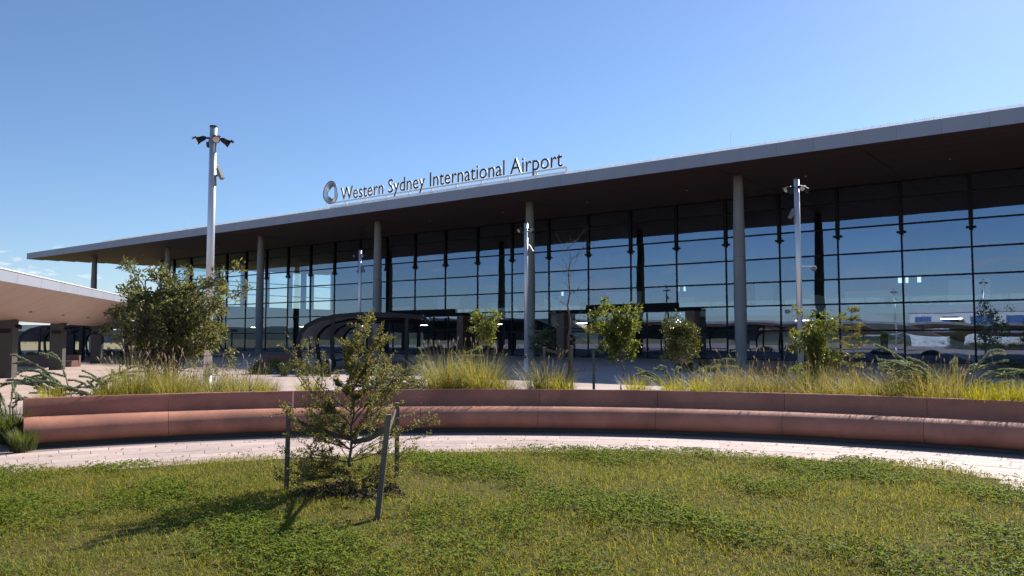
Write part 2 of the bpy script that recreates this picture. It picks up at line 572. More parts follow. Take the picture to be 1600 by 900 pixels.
def on_ray(px, r):
    """point on the ray through image column px at radius r round the bench centre"""
    d = Vector(((px - 800) / FPX, 1.0)).normalized()
    b = d.dot(BC)
    t = b + math.sqrt(max(b * b - BC.dot(BC) + r * r, 0))
    return d * t

def polar_sheet(name, mat, r0, r1, a0, a1, nr, na, dz, zf=None):
    V, F = [], []
    for i in range(nr + 1):
        for j in range(na + 1):
            r = r0 + (r1 - r0) * i / nr
            a = a0 + (a1 - a0) * j / na
            x, y = BC.x + r * math.sin(a), BC.y + r * math.cos(a)
            V.append((x, y, (float(ground_z(x, y)) if zf is None else zf(x, y, r)) + dz))
    for i in range(nr):
        for j in range(na):
            k = i * (na + 1) + j
            F.append((k, k + 1, k + na + 2, k + na + 1))
    m = MB()
    m.add(V, [tuple(reversed(f)) for f in F])
    return m.build(name, mat, None, True)

g = MB()
S = 4500
g.add([(-S, -S, -0.66), (S, -S, -0.66), (S, S, -0.66), (-S, S, -0.66)], [(0, 1, 2, 3)])
tag(g.build("ground", "field"), kind="structure")
# plaza: flat sheet with a hole under the raised garden, plus the sloping skirt
pz = MB()
HOLE, NSEG = 25.0, 96
outer = []
for k in range(NSEG):
    a = 2 * math.pi * k / NSEG
    d = Vector((math.sin(a), math.cos(a)))
    outer.append(d)
ring = [(BC.x + d.x * HOLE, BC.y + d.y * HOLE, -0.6) for d in outer]
far = [(BC.x + d.x * 150, BC.y + d.y * 150, -0.6) for d in outer]
pz.add(ring + far, [(k, k + NSEG, (k + 1) % NSEG + NSEG, (k + 1) % NSEG) for k in range(NSEG)])
for i in range(10):
    r0, r1 = 12.2 + (25 - 12.2) * i / 10, 12.2 + (25 - 12.2) * (i + 1) / 10
    if i == 9:
        r1 = 25.0
    vv = []
    for r in (r0, r1):
        for d in outer:
            x, y = BC.x + d.x * r, BC.y + d.y * r
            vv.append((x, y, float(ground_z(x, y))))
    pz.add(vv, [(k, k + NSEG, (k + 1) % NSEG + NSEG, (k + 1) % NSEG) for k in range(NSEG)])
tag(pz.build("plaza_paving", "plaza_paving", None, True), kind="structure")

# lawn inside a wavy edge, joint bed and ring of pavers between lawn and bench
LAWN_EDGE = [(-75, 9.4), (-58, 9.6), (-46, 9.75), (-36, 9.7), (-27, 9.45), (-18, 9.32), (-5, 9.63), (5, 9.68), (18, 9.77), (30, 9.95), (35, 9.9), (40, 9.4), (47, 8.7), (60, 8.0), (75, 7.9)]
def lawn_r(a):
    ad = math.degrees(a)
    xs, ys = zip(*LAWN_EDGE)
    return float(np.interp(ad, xs, ys))

bed = MB()
vv, ff = [], []
for j in range(73):
    a = R(-78 + 156 * j / 72)
    for r in (7.0, 12.6):
        vv.append((BC.x + r * math.sin(a), BC.y + r * math.cos(a), 0.0))
for j in range(72):
    ff.append((2 * j, 2 * j + 2, 2 * j + 3, 2 * j + 1))
bed.add(vv, [tuple(reversed(f)) for f in ff])
garden_path = tag(bed.build("garden_path", "joint_sand"), kind="structure")

lw = MB()
NA, NR = 90, 26
vv, ff = [], []
for i in range(NR + 1):
    for j in range(NA + 1):
        a = R(-120 + 240 * j / NA)
        e = lawn_r(a) if abs(a) < R(75) else (9.4 if a < 0 else 7.9)
        r = e * i / NR
        x, y = BC.x + r * math.sin(a), BC.y + r * math.cos(a)
        z = 0.03 + 0.02 * math.sin(x * 1.7 + y) * math.sin(y * 2.1 - x * 0.6)
        if i == NR:
            z = 0.012
        vv.append((x, y, z))
for i in range(NR):
    for j in range(NA):
        k = i * (NA + 1) + j
        ff.append((k + NA + 1, k + NA + 2, k + 1, k))
lw.add(vv, [tuple(reversed(f)) for f in ff])
tag(lw.build("lawn", "lawn_soil", None, True), kind="structure")

# pavers, laid in arcs (each its own piece, rows share one mesh)
rows = []
r = 7.66
ROW = 0.305
while r + ROW < 11.62:
    rows.append(r)
    r += ROW
for ri, r0 in enumerate(rows):
    L = 0.61
    da = L / (r0 + ROW / 2)
    pm = MB()
    jt = 0.005
    a_in = da / 2 - jt / 2 / r0
    seg = [-a_in, 0, a_in]
    bot, top = [], []
    vv = []
    for z, ch in ((0.003, 0), (0.018, 0), (0.021, 0.004)):
        for rr, sg in ((r0 + jt / 2 + ch, 1), (r0 + ROW - jt / 2 - ch, -1)):
            for a in seg[::sg]:
                aa = a - math.copysign(ch / r0, a) if a else 0
                vv.append((rr * math.sin(aa), rr * math.cos(aa), z))
    fs = []
    for lv in (0, 1):
        for k in range(6):
            k2 = (k + 1) % 6
            fs.append((lv * 6 + k2, lv * 6 + k, lv * 6 + 6 + k, lv * 6 + 6 + k2))
    fs.append((12, 13, 14, 15, 16, 17)[::-1])
    pm.add(vv, fs)
    me = pm.mesh("paver", "pink_paver")
    a = R(-44) + (da / 2 if ri % 2 else 0)
    while a < R(52):
        lr = min(lawn_r(a - da / 2), lawn_r(a + da / 2))
        if r0 + ROW > lr and -0.72 < a < 0.9:
            link("paver", me, garden_path, (BC.x, BC.y, random.uniform(-0.0015, 0.0015)), (0, 0, -a))
        a += da

# planting bed behind the bench
A_L, A_R = R(-34.5), R(58)
tag(polar_sheet("planting_bed", "soil", 12.61, 17.6, R(-39), A_R, 14, 80, 0.03, zf=lambda x, y, r: float(bed_z(x, y))), kind="structure")
tag(polar_sheet("gravel_edge", "gravel_dark", 11.3, 13.0, R(-43), R(-35.1), 4, 10, 0.024, zf=lambda x, y, r: 0.0), kind="structure")

# ------------------------------------------------------------------ terminal building
UX = math.atan2(-0.5952921, 0.80350938)      # local x runs right along the facade, local y into the building
term = thing("terminal_building", "long glass fronted terminal under a flat overhanging roof with brown soffit", "building", (0, 0, 0), UX)
XL, XR = -133.4, 34.0
YF, YC, YG, YB = 56.5, 62.7, 74.5, 114.0
def soff(y):
    return 14.75 + 0.03 * (y - YF)
ROOF_T = 15.72

roof = MB()
XLF = -143.5
XLB = -150.5                                  # the end of the roof runs slightly skew
roof.add([(XLF, YF + 0.08, ROOF_T - 0.02), (XR + 6, YF + 0.08, ROOF_T - 0.02), (XR + 6, 132, ROOF_T + 1.2), (XLB, 132, ROOF_T + 1.2),
          (XLF, YF + 0.08, soff(YF) + 0.3), (XR + 6, YF + 0.08, soff(YF) + 0.3), (XR + 6, 132, soff(132) + 0.3), (XLB, 132, soff(132) + 0.3)],
         [(0, 1, 2, 3), (4, 7, 6, 5), (0, 4, 5, 1), (1, 5, 6, 2), (2, 6, 7, 3), (3, 7, 4, 0)])
roof_o = roof.build("roof", "roof_top", term)
# fascia panels along the front
PW = 2.655
fm = MB()
fm.box(0.006, PW - 0.006, 0, 0.07, 0, 0.98)
fme = fm.mesh("fascia_panel", "fascia_metal")
x = -4.642 + 14 * PW
k = 0
while x > XLF:
    x0 = max(x - PW, XLF)
    link("fascia_panel", fme, roof_o, (x0, YF, 14.74), None, ((x - x0) / PW, 1, 1))
    x -= PW
# fascia panels along the left end
ex, ey = XLB - XLF, 132 - YF
el = math.hypot(ex, ey)
nb = 28
for i in range(nb):
    y0 = YF + 0.1 + i * (ey - 0.1) / nb
    xx = XLF + ex * (y0 - YF) / ey
    link("fascia_panel", fme, roof_o, (xx - 0.01, y0, soff(y0) - 0.01), (0, 0, math.atan2(ey, ex)), (el / nb / PW, 1, 1.0))
# soffit panels: bays of 21.2 m, the joints between them show as dark lines
sx = [XLF + 0.05, -134, -110.4, -87.8, -65.7, -44.2, -23.1, -12.45, 9, XR + 6]
for i in range(len(sx) - 1):
    for (y0, y1) in ((YF + 0.07, YG), (YG + 0.01, 131.5)):
        a, b = sx[i] + (0.04 if i else 0), sx[i + 1] - 0.04
        sl = ex / ey
        a0 = a + (sl * (y0 - YF) if i == 0 else 0)
        a1 = a + (sl * (y1 - YF) if i == 0 else 0)
        m = MB()
        m.hexa([(a0, y0, soff(y0)), (b, y0, soff(y0)), (b, y1, soff(y1)), (a1, y1, soff(y1)),
                (a0, y0, soff(y0) + 0.25), (b, y0, soff(y0) + 0.25), (b, y1, soff(y1) + 0.25), (a1, y1, soff(y1) + 0.25)])
        m.build("soffit_panel", "soffit_brown", roof_o)
# tiny recessed downlights
dl = MB()
dl.lathe([(0.09, -0.03), (0.09, 0.05)], 10)
dlm = dl.mesh("downlight", "white_metal")
for x in np.arange(-126, 30, 10.6):
    link("downlight", dlm, roof_o, (x + 1.3, 66.5, soff(66.5)))
# gutter grille standing on the roof edge
gr = MB()
for i in range(5):
    xa = i * PW / 5
    gr.box(xa, xa + 0.05, 0, 0.05, 0.0, 0.40)
    for q in range(1, 5):
        gr.box(xa + q * PW / 25, xa + q * PW / 25 + 0.05, 0.01, 0.03, 0.0, 0.36)
for z in (0.02, 0.2, 0.39):
    gr.box(0.0, PW - 0.03, 0.052, 0.075, z - 0.02, z + 0.02)
grm = gr.mesh("gutter_grille", "grille_white")
x = -4.642 + 14 * PW
while x > -118:
    link("gutter_grille", grm, roof_o, (x - PW, YF + 0.35, ROOF_T - 0.03), (R(-24), 0, 0))
    x -= PW

# columns
cp = MB()
prof = [(0.56, -0.7), (0.56, -0.52), (0.44, -0.5), (0.45, 0.5), (0.49, 3.0), (0.515, 5.2), (0.50, 7.5), (0.455, 11.0), (0.40, 14.0), (0.375, 15.05)]
cp.lathe(prof, 24)
cpm = cp.mesh("concrete_column", "column_concrete", True)
jm = MB()
jm.lathe([(0.522, -0.012), (0.522, 0.012)], 24)
jmm = jm.mesh("column_joint", "dark_frame")
jm2 = MB()
jm2.lathe([(0.492, -0.01), (0.492, 0.01)], 24)
jmm2 = jm2.mesh("column_joint", "pillar_dark")
for x in (-133.0, -110.4, -87.75, -65.7, -44.25, -23.1, -1.6, 19.8):
    c = link("concrete_column", cpm, term, (x, YC, 0))
    link("column_joint", jmm2, c, (0, 0, 8.2))

# curtain wall: panes, mullions, transoms
TZ = [-0.55, 2.2, 4.6, 6.85, 9.1, 11.45, 13.8, 15.2]
MX = sorted([-7.7 - 5.275 * k for k in range(-8, 24)])
MX = [m for m in MX if XL + 1 < m < XR - 1]
MX = [XL] + MX + [XR]
pm = MB()
pm.add([(0, 0, 0), (1, 0, 0), (1, 0, 1), (0, 0, 1)], [(0, 1, 2, 3)])
pme = pm.mesh("pane", "facade_glass")
PORTALS = [(-48.0, -31.6), (-78.2, -61.6)]
wall = MB()
wall.box(XL, XR, YG - 0.02, YG + 0.2, -0.62, -0.5)
wall_o = wall.build("curtain_wall", "dark_frame", term)
for i in range(len(MX) - 1):
    for r_ in range(len(TZ) - 1):
        xa, xb = MX[i] + 0.03, MX[i + 1] - 0.03
        za, zb = TZ[r_] + 0.03, TZ[r_ + 1] - 0.03
        cxm = (xa + xb) / 2
        if r_ < 2 and any(a < cxm < b for a, b in PORTALS):
            continue
        tx, tz = random.gauss(0, 0.0011), random.gauss(0, 0.0011)
        link("pane", pme, wall_o, (xa, YG, za), (tx, 0, tz), (xb - xa, 1, zb - za))
mm = MB()
mm.box(-0.07, 0.07, -0.08, 0.28, -0.55, 15.25)
mme = mm.mesh("mullion", "dark_frame")
bk = MB()
bk.box(-0.36, 0.36, -0.24, -0.085, -0.09, 0.09)
bk.box(-0.12, 0.12, -0.28, -0.245, -0.26, 0.26)
bkm = bk.mesh("bracket", "dark_frame")
hd = MB()
hd.box(-0.15, 0.15, -0.2, -0.09, 0, 4.2)
hdm = hd.mesh("hanger_fin", "dark_frame")
for x in MX:
    m_ = link("mullion", mme, wall_o, (x, YG, 0))
    link("bracket", bkm, m_, (0, 0, 10.75))
    link("hanger_fin", hdm, m_, (0, 0, 11.0))
for z in TZ[1:]:
    tm = MB()
    tm.box(XL, XR, YG - 0.065, YG + 0.12, z - 0.075, z + 0.075)
    tm.build("transom", "dark_frame", wall_o)
# end wall on the left: bright clerestory over a solid base, seen through the front glass
EX = [YG, 80.2, 85.8, 91.4, 97.0, 102.6, 108.2, YB]
ew = MB()
ew.box(XL - 0.15, XL + 0.15, YG + 0.3, YB, -0.6, 7.6)
end_o = ew.build("end_wall", "interior_dark", term)
cg = MB()
cg.add([(0, 0, 0), (0, 1, 0), (0, 1, 1), (0, 0, 1)], [(0, 1, 2, 3)])
cgm = cg.mesh("pane", "clear_glass")
for i in range(len(EX) - 1):
    for za, zb in ((7.65, 10.0), (10.05, 12.4), (12.45, 15.3)):
        link("pane", cgm, end_o, (XL, EX[i] + 0.4, za), None, (1, EX[i + 1] - EX[i] - 0.8, zb - za))
    f = MB()
    f.box(XL - 0.3, XL + 0.3, EX[i + 1] - 0.4, EX[i + 1] + 0.4, 7.62, 15.5)
    f.build("fin", "interior_pale", end_o)
for z in (10.02, 12.42):
    f = MB()
    f.box(XL - 0.12, XL + 0.12, YG + 0.3, YB, z - 0.07, z + 0.07)
    f.build("transom", "dark_frame", end_o)
# interior: floor, back wall with a band of small windows, mezzanine, escalator, lights
f = MB()
f.box(XL, XR, YG + 0.25, YB, -0.75, -0.54)
f.build("hall_floor", "interior_floor", term)
f = MB()
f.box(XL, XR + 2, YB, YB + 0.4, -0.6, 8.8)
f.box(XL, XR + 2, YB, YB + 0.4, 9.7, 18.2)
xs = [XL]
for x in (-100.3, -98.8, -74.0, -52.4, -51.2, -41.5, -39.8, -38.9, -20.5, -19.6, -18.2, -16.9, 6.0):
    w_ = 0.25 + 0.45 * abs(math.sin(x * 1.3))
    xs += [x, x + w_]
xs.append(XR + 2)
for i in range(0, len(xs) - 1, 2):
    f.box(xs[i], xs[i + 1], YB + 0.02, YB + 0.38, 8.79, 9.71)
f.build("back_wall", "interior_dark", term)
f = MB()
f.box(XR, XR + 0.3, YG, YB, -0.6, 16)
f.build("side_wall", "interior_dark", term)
f = MB()
f.box(-105, XR, 92, YB, 4.2, 4.9)
mz = f.build("mezzanine_floor", "interior_pale", term)
for x in np.arange(-104, 32, 4.0):
    q = MB()
    q.box(x, x + 3.92, 91.9, 91.95, 4.95, 6.0)
    q.build("balustrade_pane", "clear_glass", mz)
for x in np.arange(-98, 30, 10.7):
    f = MB()
    f.box(x, x + 3.6 + 2 * math.sin(x), 97, 99.5, 4.9, 7.6 + 0.8 * math.sin(x * 2))
    f.build("counter_wall", "interior_pale", term)
for x0 in (-22.0, -56.5):
    es = MB()
    es.hexa([(x0 + 13.5, 79, -0.5), (x0 + 14.6, 79, -0.5), (x0 + 0.9, 79, 4.9), (x0, 79, 4.9 - 0.5),
             (x0 + 13.5, 81, -0.5), (x0 + 14.6, 81, -0.5), (x0 + 0.9, 81, 4.9), (x0, 81, 4.9 - 0.5)])
    eo = es.build("escalator", "interior_pale", term)
    for y in (78.9, 81.05):
        b_ = MB()
        b_.hexa([(x0, y, 4.6), (x0 + 14.0, y, -0.5), (x0 + 14.0, y + 0.05, -0.5), (x0, y + 0.05, 4.6),
                 (x0, y, 5.9), (x0 + 14.0, y, 0.6), (x0 + 14.0, y + 0.05, 0.6), (x0, y + 0.05, 5.9)])
        b_.build("balustrade", "shelter_panel", eo)
for x in np.arange(-128, 30, 13.0):
    l = MB()
    l.box(x, x + 1.7, 80.5, 80.6, 3.25, 3.32)
    l.build("strip_light", "strip_light", term)
for x in (-122.0, -100.5, -79.0, -57.5, -36.0, -14.5, 8):
    c_ = MB()
    c_.lathe([(0.55, -0.55), (0.55, 15.6)], 14)
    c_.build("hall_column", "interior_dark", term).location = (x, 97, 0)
# entrance portals projecting in front of the glass
for (a, b) in PORTALS:
    p = MB()
    p.box(a, b, YG - 1.5, YG + 0.3, 4.25, 4.55)
    po = p.build("entrance_portal", "portal_dark", term)
    q = MB(); q.box(a + 3.2, b - 2.4, YG - 0.35, YG - 0.03, 4.64, 5.15); q.build("lintel", "portal_dark", po)
    for xa, mt in ((a, "interior_timber"), (b - 1.0, "interior_timber")):
        q = MB(); q.box(xa, xa + 1.0, YG - 1.4, YG - 0.05, -0.6, 4.24); q.build("side_wall", mt, po)
    n_ = 6
    w_ = (b - a - 2.0) / n_
    for i in range(n_):
        link("glass_door", pme, po, (a + 1.0 + i * w_ + .06, YG - 0.2, -0.5), None, (w_ - 0.12, 1, 3.0))
        link("pane", pme, po, (a + 1.0 + i * w_ + .06, YG - 0.2, 2.62), None, (w_ - 0.12, 1, 1.62))
        q = MB(); q.box(a + 1.0 + i * w_ - .06, a + 1.0 + i * w_ + .055, YG - 0.28, YG - 0.1, -0.55, 4.18); q.build("door_post", "dark_frame", po)
    q = MB(); q.box(a + 1.02, b - 1.02, YG - 0.29, YG - 0.09, 2.5, 2.62); q.build("transom", "dark_frame", po)
    for xa in (a + 8.2, a + 9.2):
        q = MB(); q.lathe([(0.12, 4.0), (0.14, 4.1), (0.14, 4.245)], 10, (xa, YG - 1.2)); q.build("security_camera", "lamp_black", po)

# ------------------------------------------------------------------ roof sign
sign = thing("airport_sign", "long roof sign of dark letters beside a ribbed ring emblem on white rails", "sign", (0, 0, 0), UX)
SY = YF + 0.75
text = "Western Sydney International Airport"
def text_mesh(s):
    cu = bpy.data.curves.new("t", 'FONT')
    cu.body = s
    cu.size = 1.0
    cu.extrude = 0.0
    cu.offset = 0.003
    cu.resolution_u = 3
    ob = bpy.data.objects.new("t", cu)
    col.objects.link(ob)
    dg = bpy.context.evaluated_depsgraph_get()
    dg.update()
    me = bpy.data.meshes.new_from_object(ob.evaluated_get(dg))
    bpy.data.objects.remove(ob)
    return me
def extents(me):
    n = len(me.vertices)
    co = np.zeros(n * 3)
    me.vertices.foreach_get("co", co)
    co = co.reshape(-1, 3)
    return co[:, 0].min(), co[:, 0].max(), co[:, 1].max()
full = text_mesh(text)
fx0, fx1, _ = extents(full)
cap = extents(text_mesh("W"))[2]
sx_ = 29.0 / (fx1 - fx0)
sz_ = 1.42 / cap
TX0, TZ0 = -65.8, 16.62
wd = {}
for i, ch in enumerate(text):
    if ch == " ":
        continue
    # right edge of the prefix gives this glyph's place
    pe = extents(text_mesh(text[:i + 1]))[1]
    gm = text_mesh(ch)
    gx0, gx1, _ = extents(gm)
    shift = pe - gx1 - fx0
    nv = len(gm.vertices)
    co = np.zeros(nv * 3); gm.vertices.foreach_get("co", co); co = co.reshape(-1, 3)
    P = np.zeros_like(co)
    P[:, 0] = co[:, 0] * sx_
    P[:, 2] = co[:, 1] * sz_
    polys = [tuple(p.vertices) for p in gm.polygons]
    from collections import Counter
    ec = Counter()
    for p in polys:
        for a, b in zip(p, p[1:] + p[:1]):
            ec[(a, b)] += 1
    lm = MB()
    D = 0.16
    lm.v = [tuple(q) for q in P] + [(q[0], D, q[2]) for q in P]
    for p in polys:
        lm.f.append(p); lm.m.append(0)
        lm.f.append(tuple(i_ + nv for i_ in reversed(p))); lm.m.append(1)
    for (a, b) in ec:
        if (b, a) not in ec:
            lm.f.append((b, a, a + nv, b + nv)); lm.m.append(1)
    lo = lm.build("letter", ["letter_black", "white_metal"], sign)
    lo.location = (TX0 + shift * sx_, SY - 0.12, TZ0)
# rails, posts and back braces
for z, th in ((16.48, 0.17), (16.10, 0.13)):
    m = MB(); m.box(TX0 - 1.6, -36.5, SY - 0.04, SY + 0.06, z - th / 2, z + th / 2); m.build("rail", "white_metal", sign)
for x in np.linspace(TX0 - 2.5, -36.55, 11):
    m = MB(); m.box(x - 0.09, x + 0.09, SY + 0.065, SY + 0.2, 15.68, 16.565); m.build("post", "white_metal", sign)
    m = MB(); m.bar((x, SY + 0.18, 16.15), (x + 0.3, SY + 2.2, 15.78), 0.1, 0.1); m.build("brace", "white_metal", sign)
m = MB()
m.box(-36.3, -34.6, SY + 0.5, SY + 0.6, 15.85, 15.93)
for x in (-36.1, -35.5, -34.9):
    m.box(x, x + 0.08, SY + 0.42, SY + 0.48, 15.7, 16.25)
m.build("access_rail", "white_metal", sign)
# ring emblem: rounded outer loop, leaf shaped inner loop, ribs between
def outer_pt(t):
    c, s_ = math.cos(t), math.sin(t)
    r = 1.22 + 0.13 * math.cos(2 * (t - R(100))) + 0.06 * math.cos(3 * (t - R(75)))
    return Vector((-67.55 + r * c * 1.06, SY - 0.05, 17.66 + r * s_ * 0.95))
def inner_pt(t):
    c, s_ = math.cos(t), math.sin(t)
    r = 0.66 + 0.11 * math.cos(3 * (t - R(62)))
    return Vector((-67.55 - 0.20 + r * c * 0.92, SY + 0.3, 17.66 + 0.05 + r * s_ * 1.0))
NT = 56
for nm, fn, rr in (("outer_ring", outer_pt, 0.05), ("inner_ring", inner_pt, 0.035)):
    m = MB(); m.tube([fn(2 * math.pi * k / NT) for k in range(NT + 1)], rr, 6, False); m.build(nm, "emblem_grey", sign, True)
m = MB()
for k in range(NT):
    t0, t1, tw = 2 * math.pi * k / NT, 2 * math.pi * (k + 0.5) / NT, 0.25
    a, b, c, d = outer_pt(t0), outer_pt(t1), inner_pt(t1 + tw), inner_pt(t0 + tw)
    o = Vector((0, 0.05, 0))
    m.hexa([a, b, c, d, a + o, b + o, c + o, d + o])
tag(m.build("ribs", "emblem_grey", sign), kind="stuff")
m = MB(); m.tube([(-67.9, SY + 0.5, 18.0), (-67.2, SY + 0.5, 17.3)], 0.02, 5); m.build("stay_wire", "white_metal", sign)

# ------------------------------------------------------------------ lightning rods on the roof
def local_to_world(x, y, z):
    c, s_ = math.cos(UX), math.sin(UX)
    return (x * c - y * s_, x * s_ + y * c, z)
for x, y, h, lab in ((-30.2, 80.0, 7.4, "tall thin lightning rod on roof above the right half of the terminal"),
                     (-31.6, 84.0, 5.6, "short thin lightning rod just left of the tall one over the roof"),
                     (-9.8, 66.0, 2.6, "small lightning rod on roof edge near the right side of picture"),
                     (-105.0, 62.0, 2.4, "thin lightning rod on roof left of the tall lamp mast"),
                     (-131.0, 64.0, 2.0, "thin lightning rod right of a pair over the far left roof tip"),
                     (-135.2, 64.0, 1.7, "thin lightning rod left of a pair over the far left roof tip")):
    m = MB()
    base = ROOF_T + 1.22 * (y - YF) / (132 - YF) - 0.05
    m.tube([(0, 0, 0), (0, 0, h * 0.5), (0, 0, h)], [0.03, 0.022, 0.012], 6)
    m.lathe([(0.16, -0.01), (0.16, 0.05), (0.05, 0.1)], 8)
    o = m.build("lightning_rod", "pole_metal")
    o.location = local_to_world(x, y, base)
    tag(o, lab, "lightning rod", "roof lightning rods")

# ------------------------------------------------------------------ lamp masts
def floodlight_mesh():
    m = MB()
    # housing axis along +y, tilted down by the object
    n = 10
    m.tube([(0, 0.0, 0), (0, 0.07, 0), (0, 0.20, 0), (0, 0.33, 0)], [0.05, 0.09, 0.10, 0.145], n)
    m.bar((-0.13, 0.36, 0.13), (0.13, 0.36, 0.13), 0.12, 0.015)
    m.bar((0, -0.02, 0), (0, 0.0, 0), 0.05, 0.05)
    return m.mesh("floodlight", "lamp_black", False)
FLM = floodlight_mesh()
lz = MB(); lz.lathe([(0.115, 0), (0.115, 0.012)], 12)
LENS = lz.mesh("lens", "lens")
def lamp_mast(x, y, label, rz=0.0, arms=False, cam_side=1):
    z0 = float(ground_z(x, y))
    H_ = 8.95 - z0
    t = thing("lamp_mast", label, "lamp post", (x, y, z0), 0, "lamp masts on the plaza")
    m = MB()
    m.lathe([(0.15, -0.2), (0.15, 0.0), (0.142, 0.9)], 16)
    m.lathe([(0.135, 0.9), (0.125, H_ * 0.6), (0.12, H_ - 0.06)], 16)
    m.build("pole", "pole_metal", t, True)
    m = MB(); m.lathe([(0.128, H_ - 0.06), (0.128, H_)], 16); m.build("cap", "lamp_black", t)
    m = MB(); m.lathe([(0.15, 0.9), (0.15, 0.94)], 16); m.build("band", "lamp_black", t)
    for k, an in enumerate((R(20), R(110), R(200), R(290))):
        b = MB(); b.bar((math.sin(-an - rz) * 0.1, math.cos(an + rz) * 0.1, H_ - 0.45), (math.sin(-an - rz) * 0.22, math.cos(an + rz) * 0.22, H_ - 0.45), 0.06, 0.06)
        b.build("bracket", "lamp_black", t)
        fl = link("floodlight", FLM, t, (math.sin(-an - rz) * 0.26, math.cos(an + rz) * 0.20, H_ - 0.43), (R(-28), 0, an + rz))
        link("lens", LENS, fl, (0, 0.325, 0), (R(-90), 0, 0))
    s = cam_side
    b = MB()
    b.bar((0.1 * s, 0, H_ - 1.75), (0.26 * s, -0.05, H_ - 1.75), 0.06, 0.06)
    b.bar((0.12 * s, 0, H_ - 1.75), (0.13 * s, 0, H_ - 2.1), 0.07, 0.07)
    b.build("camera_arm", "camera_grey", t)
    b = MB()
    b.bar((0.2 * s, -0.05, H_ - 1.5), (0.42 * s, -0.2, H_ - 1.9), 0.12, 0.12)
    b.bar((0.18 * s, -0.03, H_ - 1.42), (0.46 * s, -0.22, H_ - 1.88), 0.15, 0.025)
    b.build("security_camera", "camera_grey", t)
    if arms:
        for z, ss, ln in ((H_ - 4.1, 1, 0.8), (H_ - 6.05, 1, 0.75), (H_ - 6.05, -1, 0.65)):
            b = MB(); b.bar((0.1 * ss, 0, z), (ln * ss, 0, z), 0.05, 0.06); b.build("outreach_arm", "pole_metal", t)
            d = MB()
            d.lathe([(0.03, z - 0.22), (0.10, z - 0.2), (0.13, z - 0.12), (0.13, z - 0.06), (0.05, z - 0.03)], 12, (ln * ss - 0.1 * ss, 0))
            d.build("dome_camera", "camera_grey", t, True)
    return t
lamp_mast(-10.4, 26.8, "tallest grey lamp mast rising behind the dark leafy tree at left", 0.15)
lamp_mast(13.15, 35.7, "grey lamp mast with side arms behind the right yellow green sapling", -0.2, True, -1)
lamp_mast(0.90, 49.7, "grey lamp mast in front of the middle concrete column and bare tree", 0.2)
lamp_mast(-12.75, 65.3, "farthest small grey lamp mast behind the curved dark bus shelter", 0.1)

# ------------------------------------------------------------------ walkway canopy at left
CD = Vector((-0.303, 0.953, 0))               # direction the canopy runs in
CN = Vector((0.953, 0.303, 0))                # towards the plaza
CA = Vector((-18.36, 28.0, 0))                # foot of its front edge at the left border of the photograph
canopy = thing("walkway_canopy", "white edged walkway canopy with timber look soffit on dark square pillars at left", "canopy", (CA.x, CA.y, -0.6))
def cpt(s, off, z):
    """s metres along the canopy, off metres back from its front edge (local to the canopy's base)"""
    q = CD * s - CN * off
    return (q.x, q.y, z + 0.6)
S0, S1 = -52.0, 80.0
def edge_z(s):
    return 3.62 + 0.012 * s
VAL, WID = 4.3, 8.6
def soffit_z(s, o):
    t = abs(o - VAL) / VAL
    return 2.5 + (edge_z(s) - 2.5) * (t ** 1.25)
def loft(zfun, flip):
    m = MB()
    ns, no = 40, 16
    vv = [cpt(S0 + (S1 - S0) * i / ns, WID * j / no, zfun(S0 + (S1 - S0) * i / ns, WID * j / no)) for i in range(ns + 1) for j in range(no + 1)]
    ff = []
    for i in range(ns):
        for j in range(no):
            k = i * (no + 1) + j
            q = (k, k + 1, k + no + 2, k + no + 1)
            ff.append(q if flip else q[::-1])
    m.add(vv, ff)
    return m
loft(soffit_z, False).build("soffit", "board_soffit", canopy, True)
loft(lambda s, o: max(edge_z(s) + 0.40 - 0.2 * min(o, WID - o) / VAL, soffit_z(s, o) + 0.12), True).build("roof_sheet", "roof_top", canopy, True)
s = S0
while s < S1 - 0.1:
    e_ = min(s + 3.35, S1)
    for off, th in ((0.0, -0.06), (WID, 0.06)):
        m = MB()
        a, b = s + 0.012, e_ - 0.012
        m.hexa([cpt(a, off, edge_z(a) - 0.005), cpt(b, off, edge_z(b) - 0.005), cpt(b, off + th, edge_z(b) - 0.005), cpt(a, off + th, edge_z(a) - 0.005),
                cpt(a + 0.18, off - th * 0.4, edge_z(a) + 0.42), cpt(b + 0.18, off - th * 0.4, edge_z(b) + 0.42), cpt(b + 0.18, off + th, edge_z(b) + 0.42), cpt(a + 0.18, off + th, edge_z(a) + 0.42)])
        m.build("fascia_panel", "white_metal" if False else "fascia_metal", canopy)
        m = MB()
        m.hexa([cpt(a + 0.18, off + th * 1.6, edge_z(a) + 0.421), cpt(b + 0.2, off + th * 1.6, edge_z(b) + 0.421), cpt(b + 0.2, off - th * 3, edge_z(b) + 0.421), cpt(a + 0.18, off - th * 3, edge_z(a) + 0.421),
                cpt(a + 0.18, off + th * 1.6, edge_z(a) + 0.46), cpt(b + 0.2, off + th * 1.6, edge_z(b) + 0.46), cpt(b + 0.2, off - th * 3, edge_z(b) + 0.46), cpt(a + 0.18, off - th * 3, edge_z(a) + 0.46)])
        m.build("sunlit_edge_strip", "white_metal", canopy)  # white strip puts the sunlit top of the fascia into the colour
    s = e_
pil = MB()
w, d_ = 0.39, 0.5
CANG = math.atan2(CD.y, CD.x) - math.pi / 2
pil.box(-w, w, -d_, d_, -0.1, 3.2)
pilm = pil.mesh("pillar", "pillar_dark")
sp = MB()
sp.lathe([(0.05, 0.16), (0.14, 0.1), (0.17, 0.0), (0.15, -0.06)], 10)
spm = sp.mesh("spotlight", "lamp_black", True)
pq = MB(); pq.box(-0.28, 0.28, -0.03, 0, -0.12, 0.12)
pqm = pq.mesh("plaque", "lamp_black")
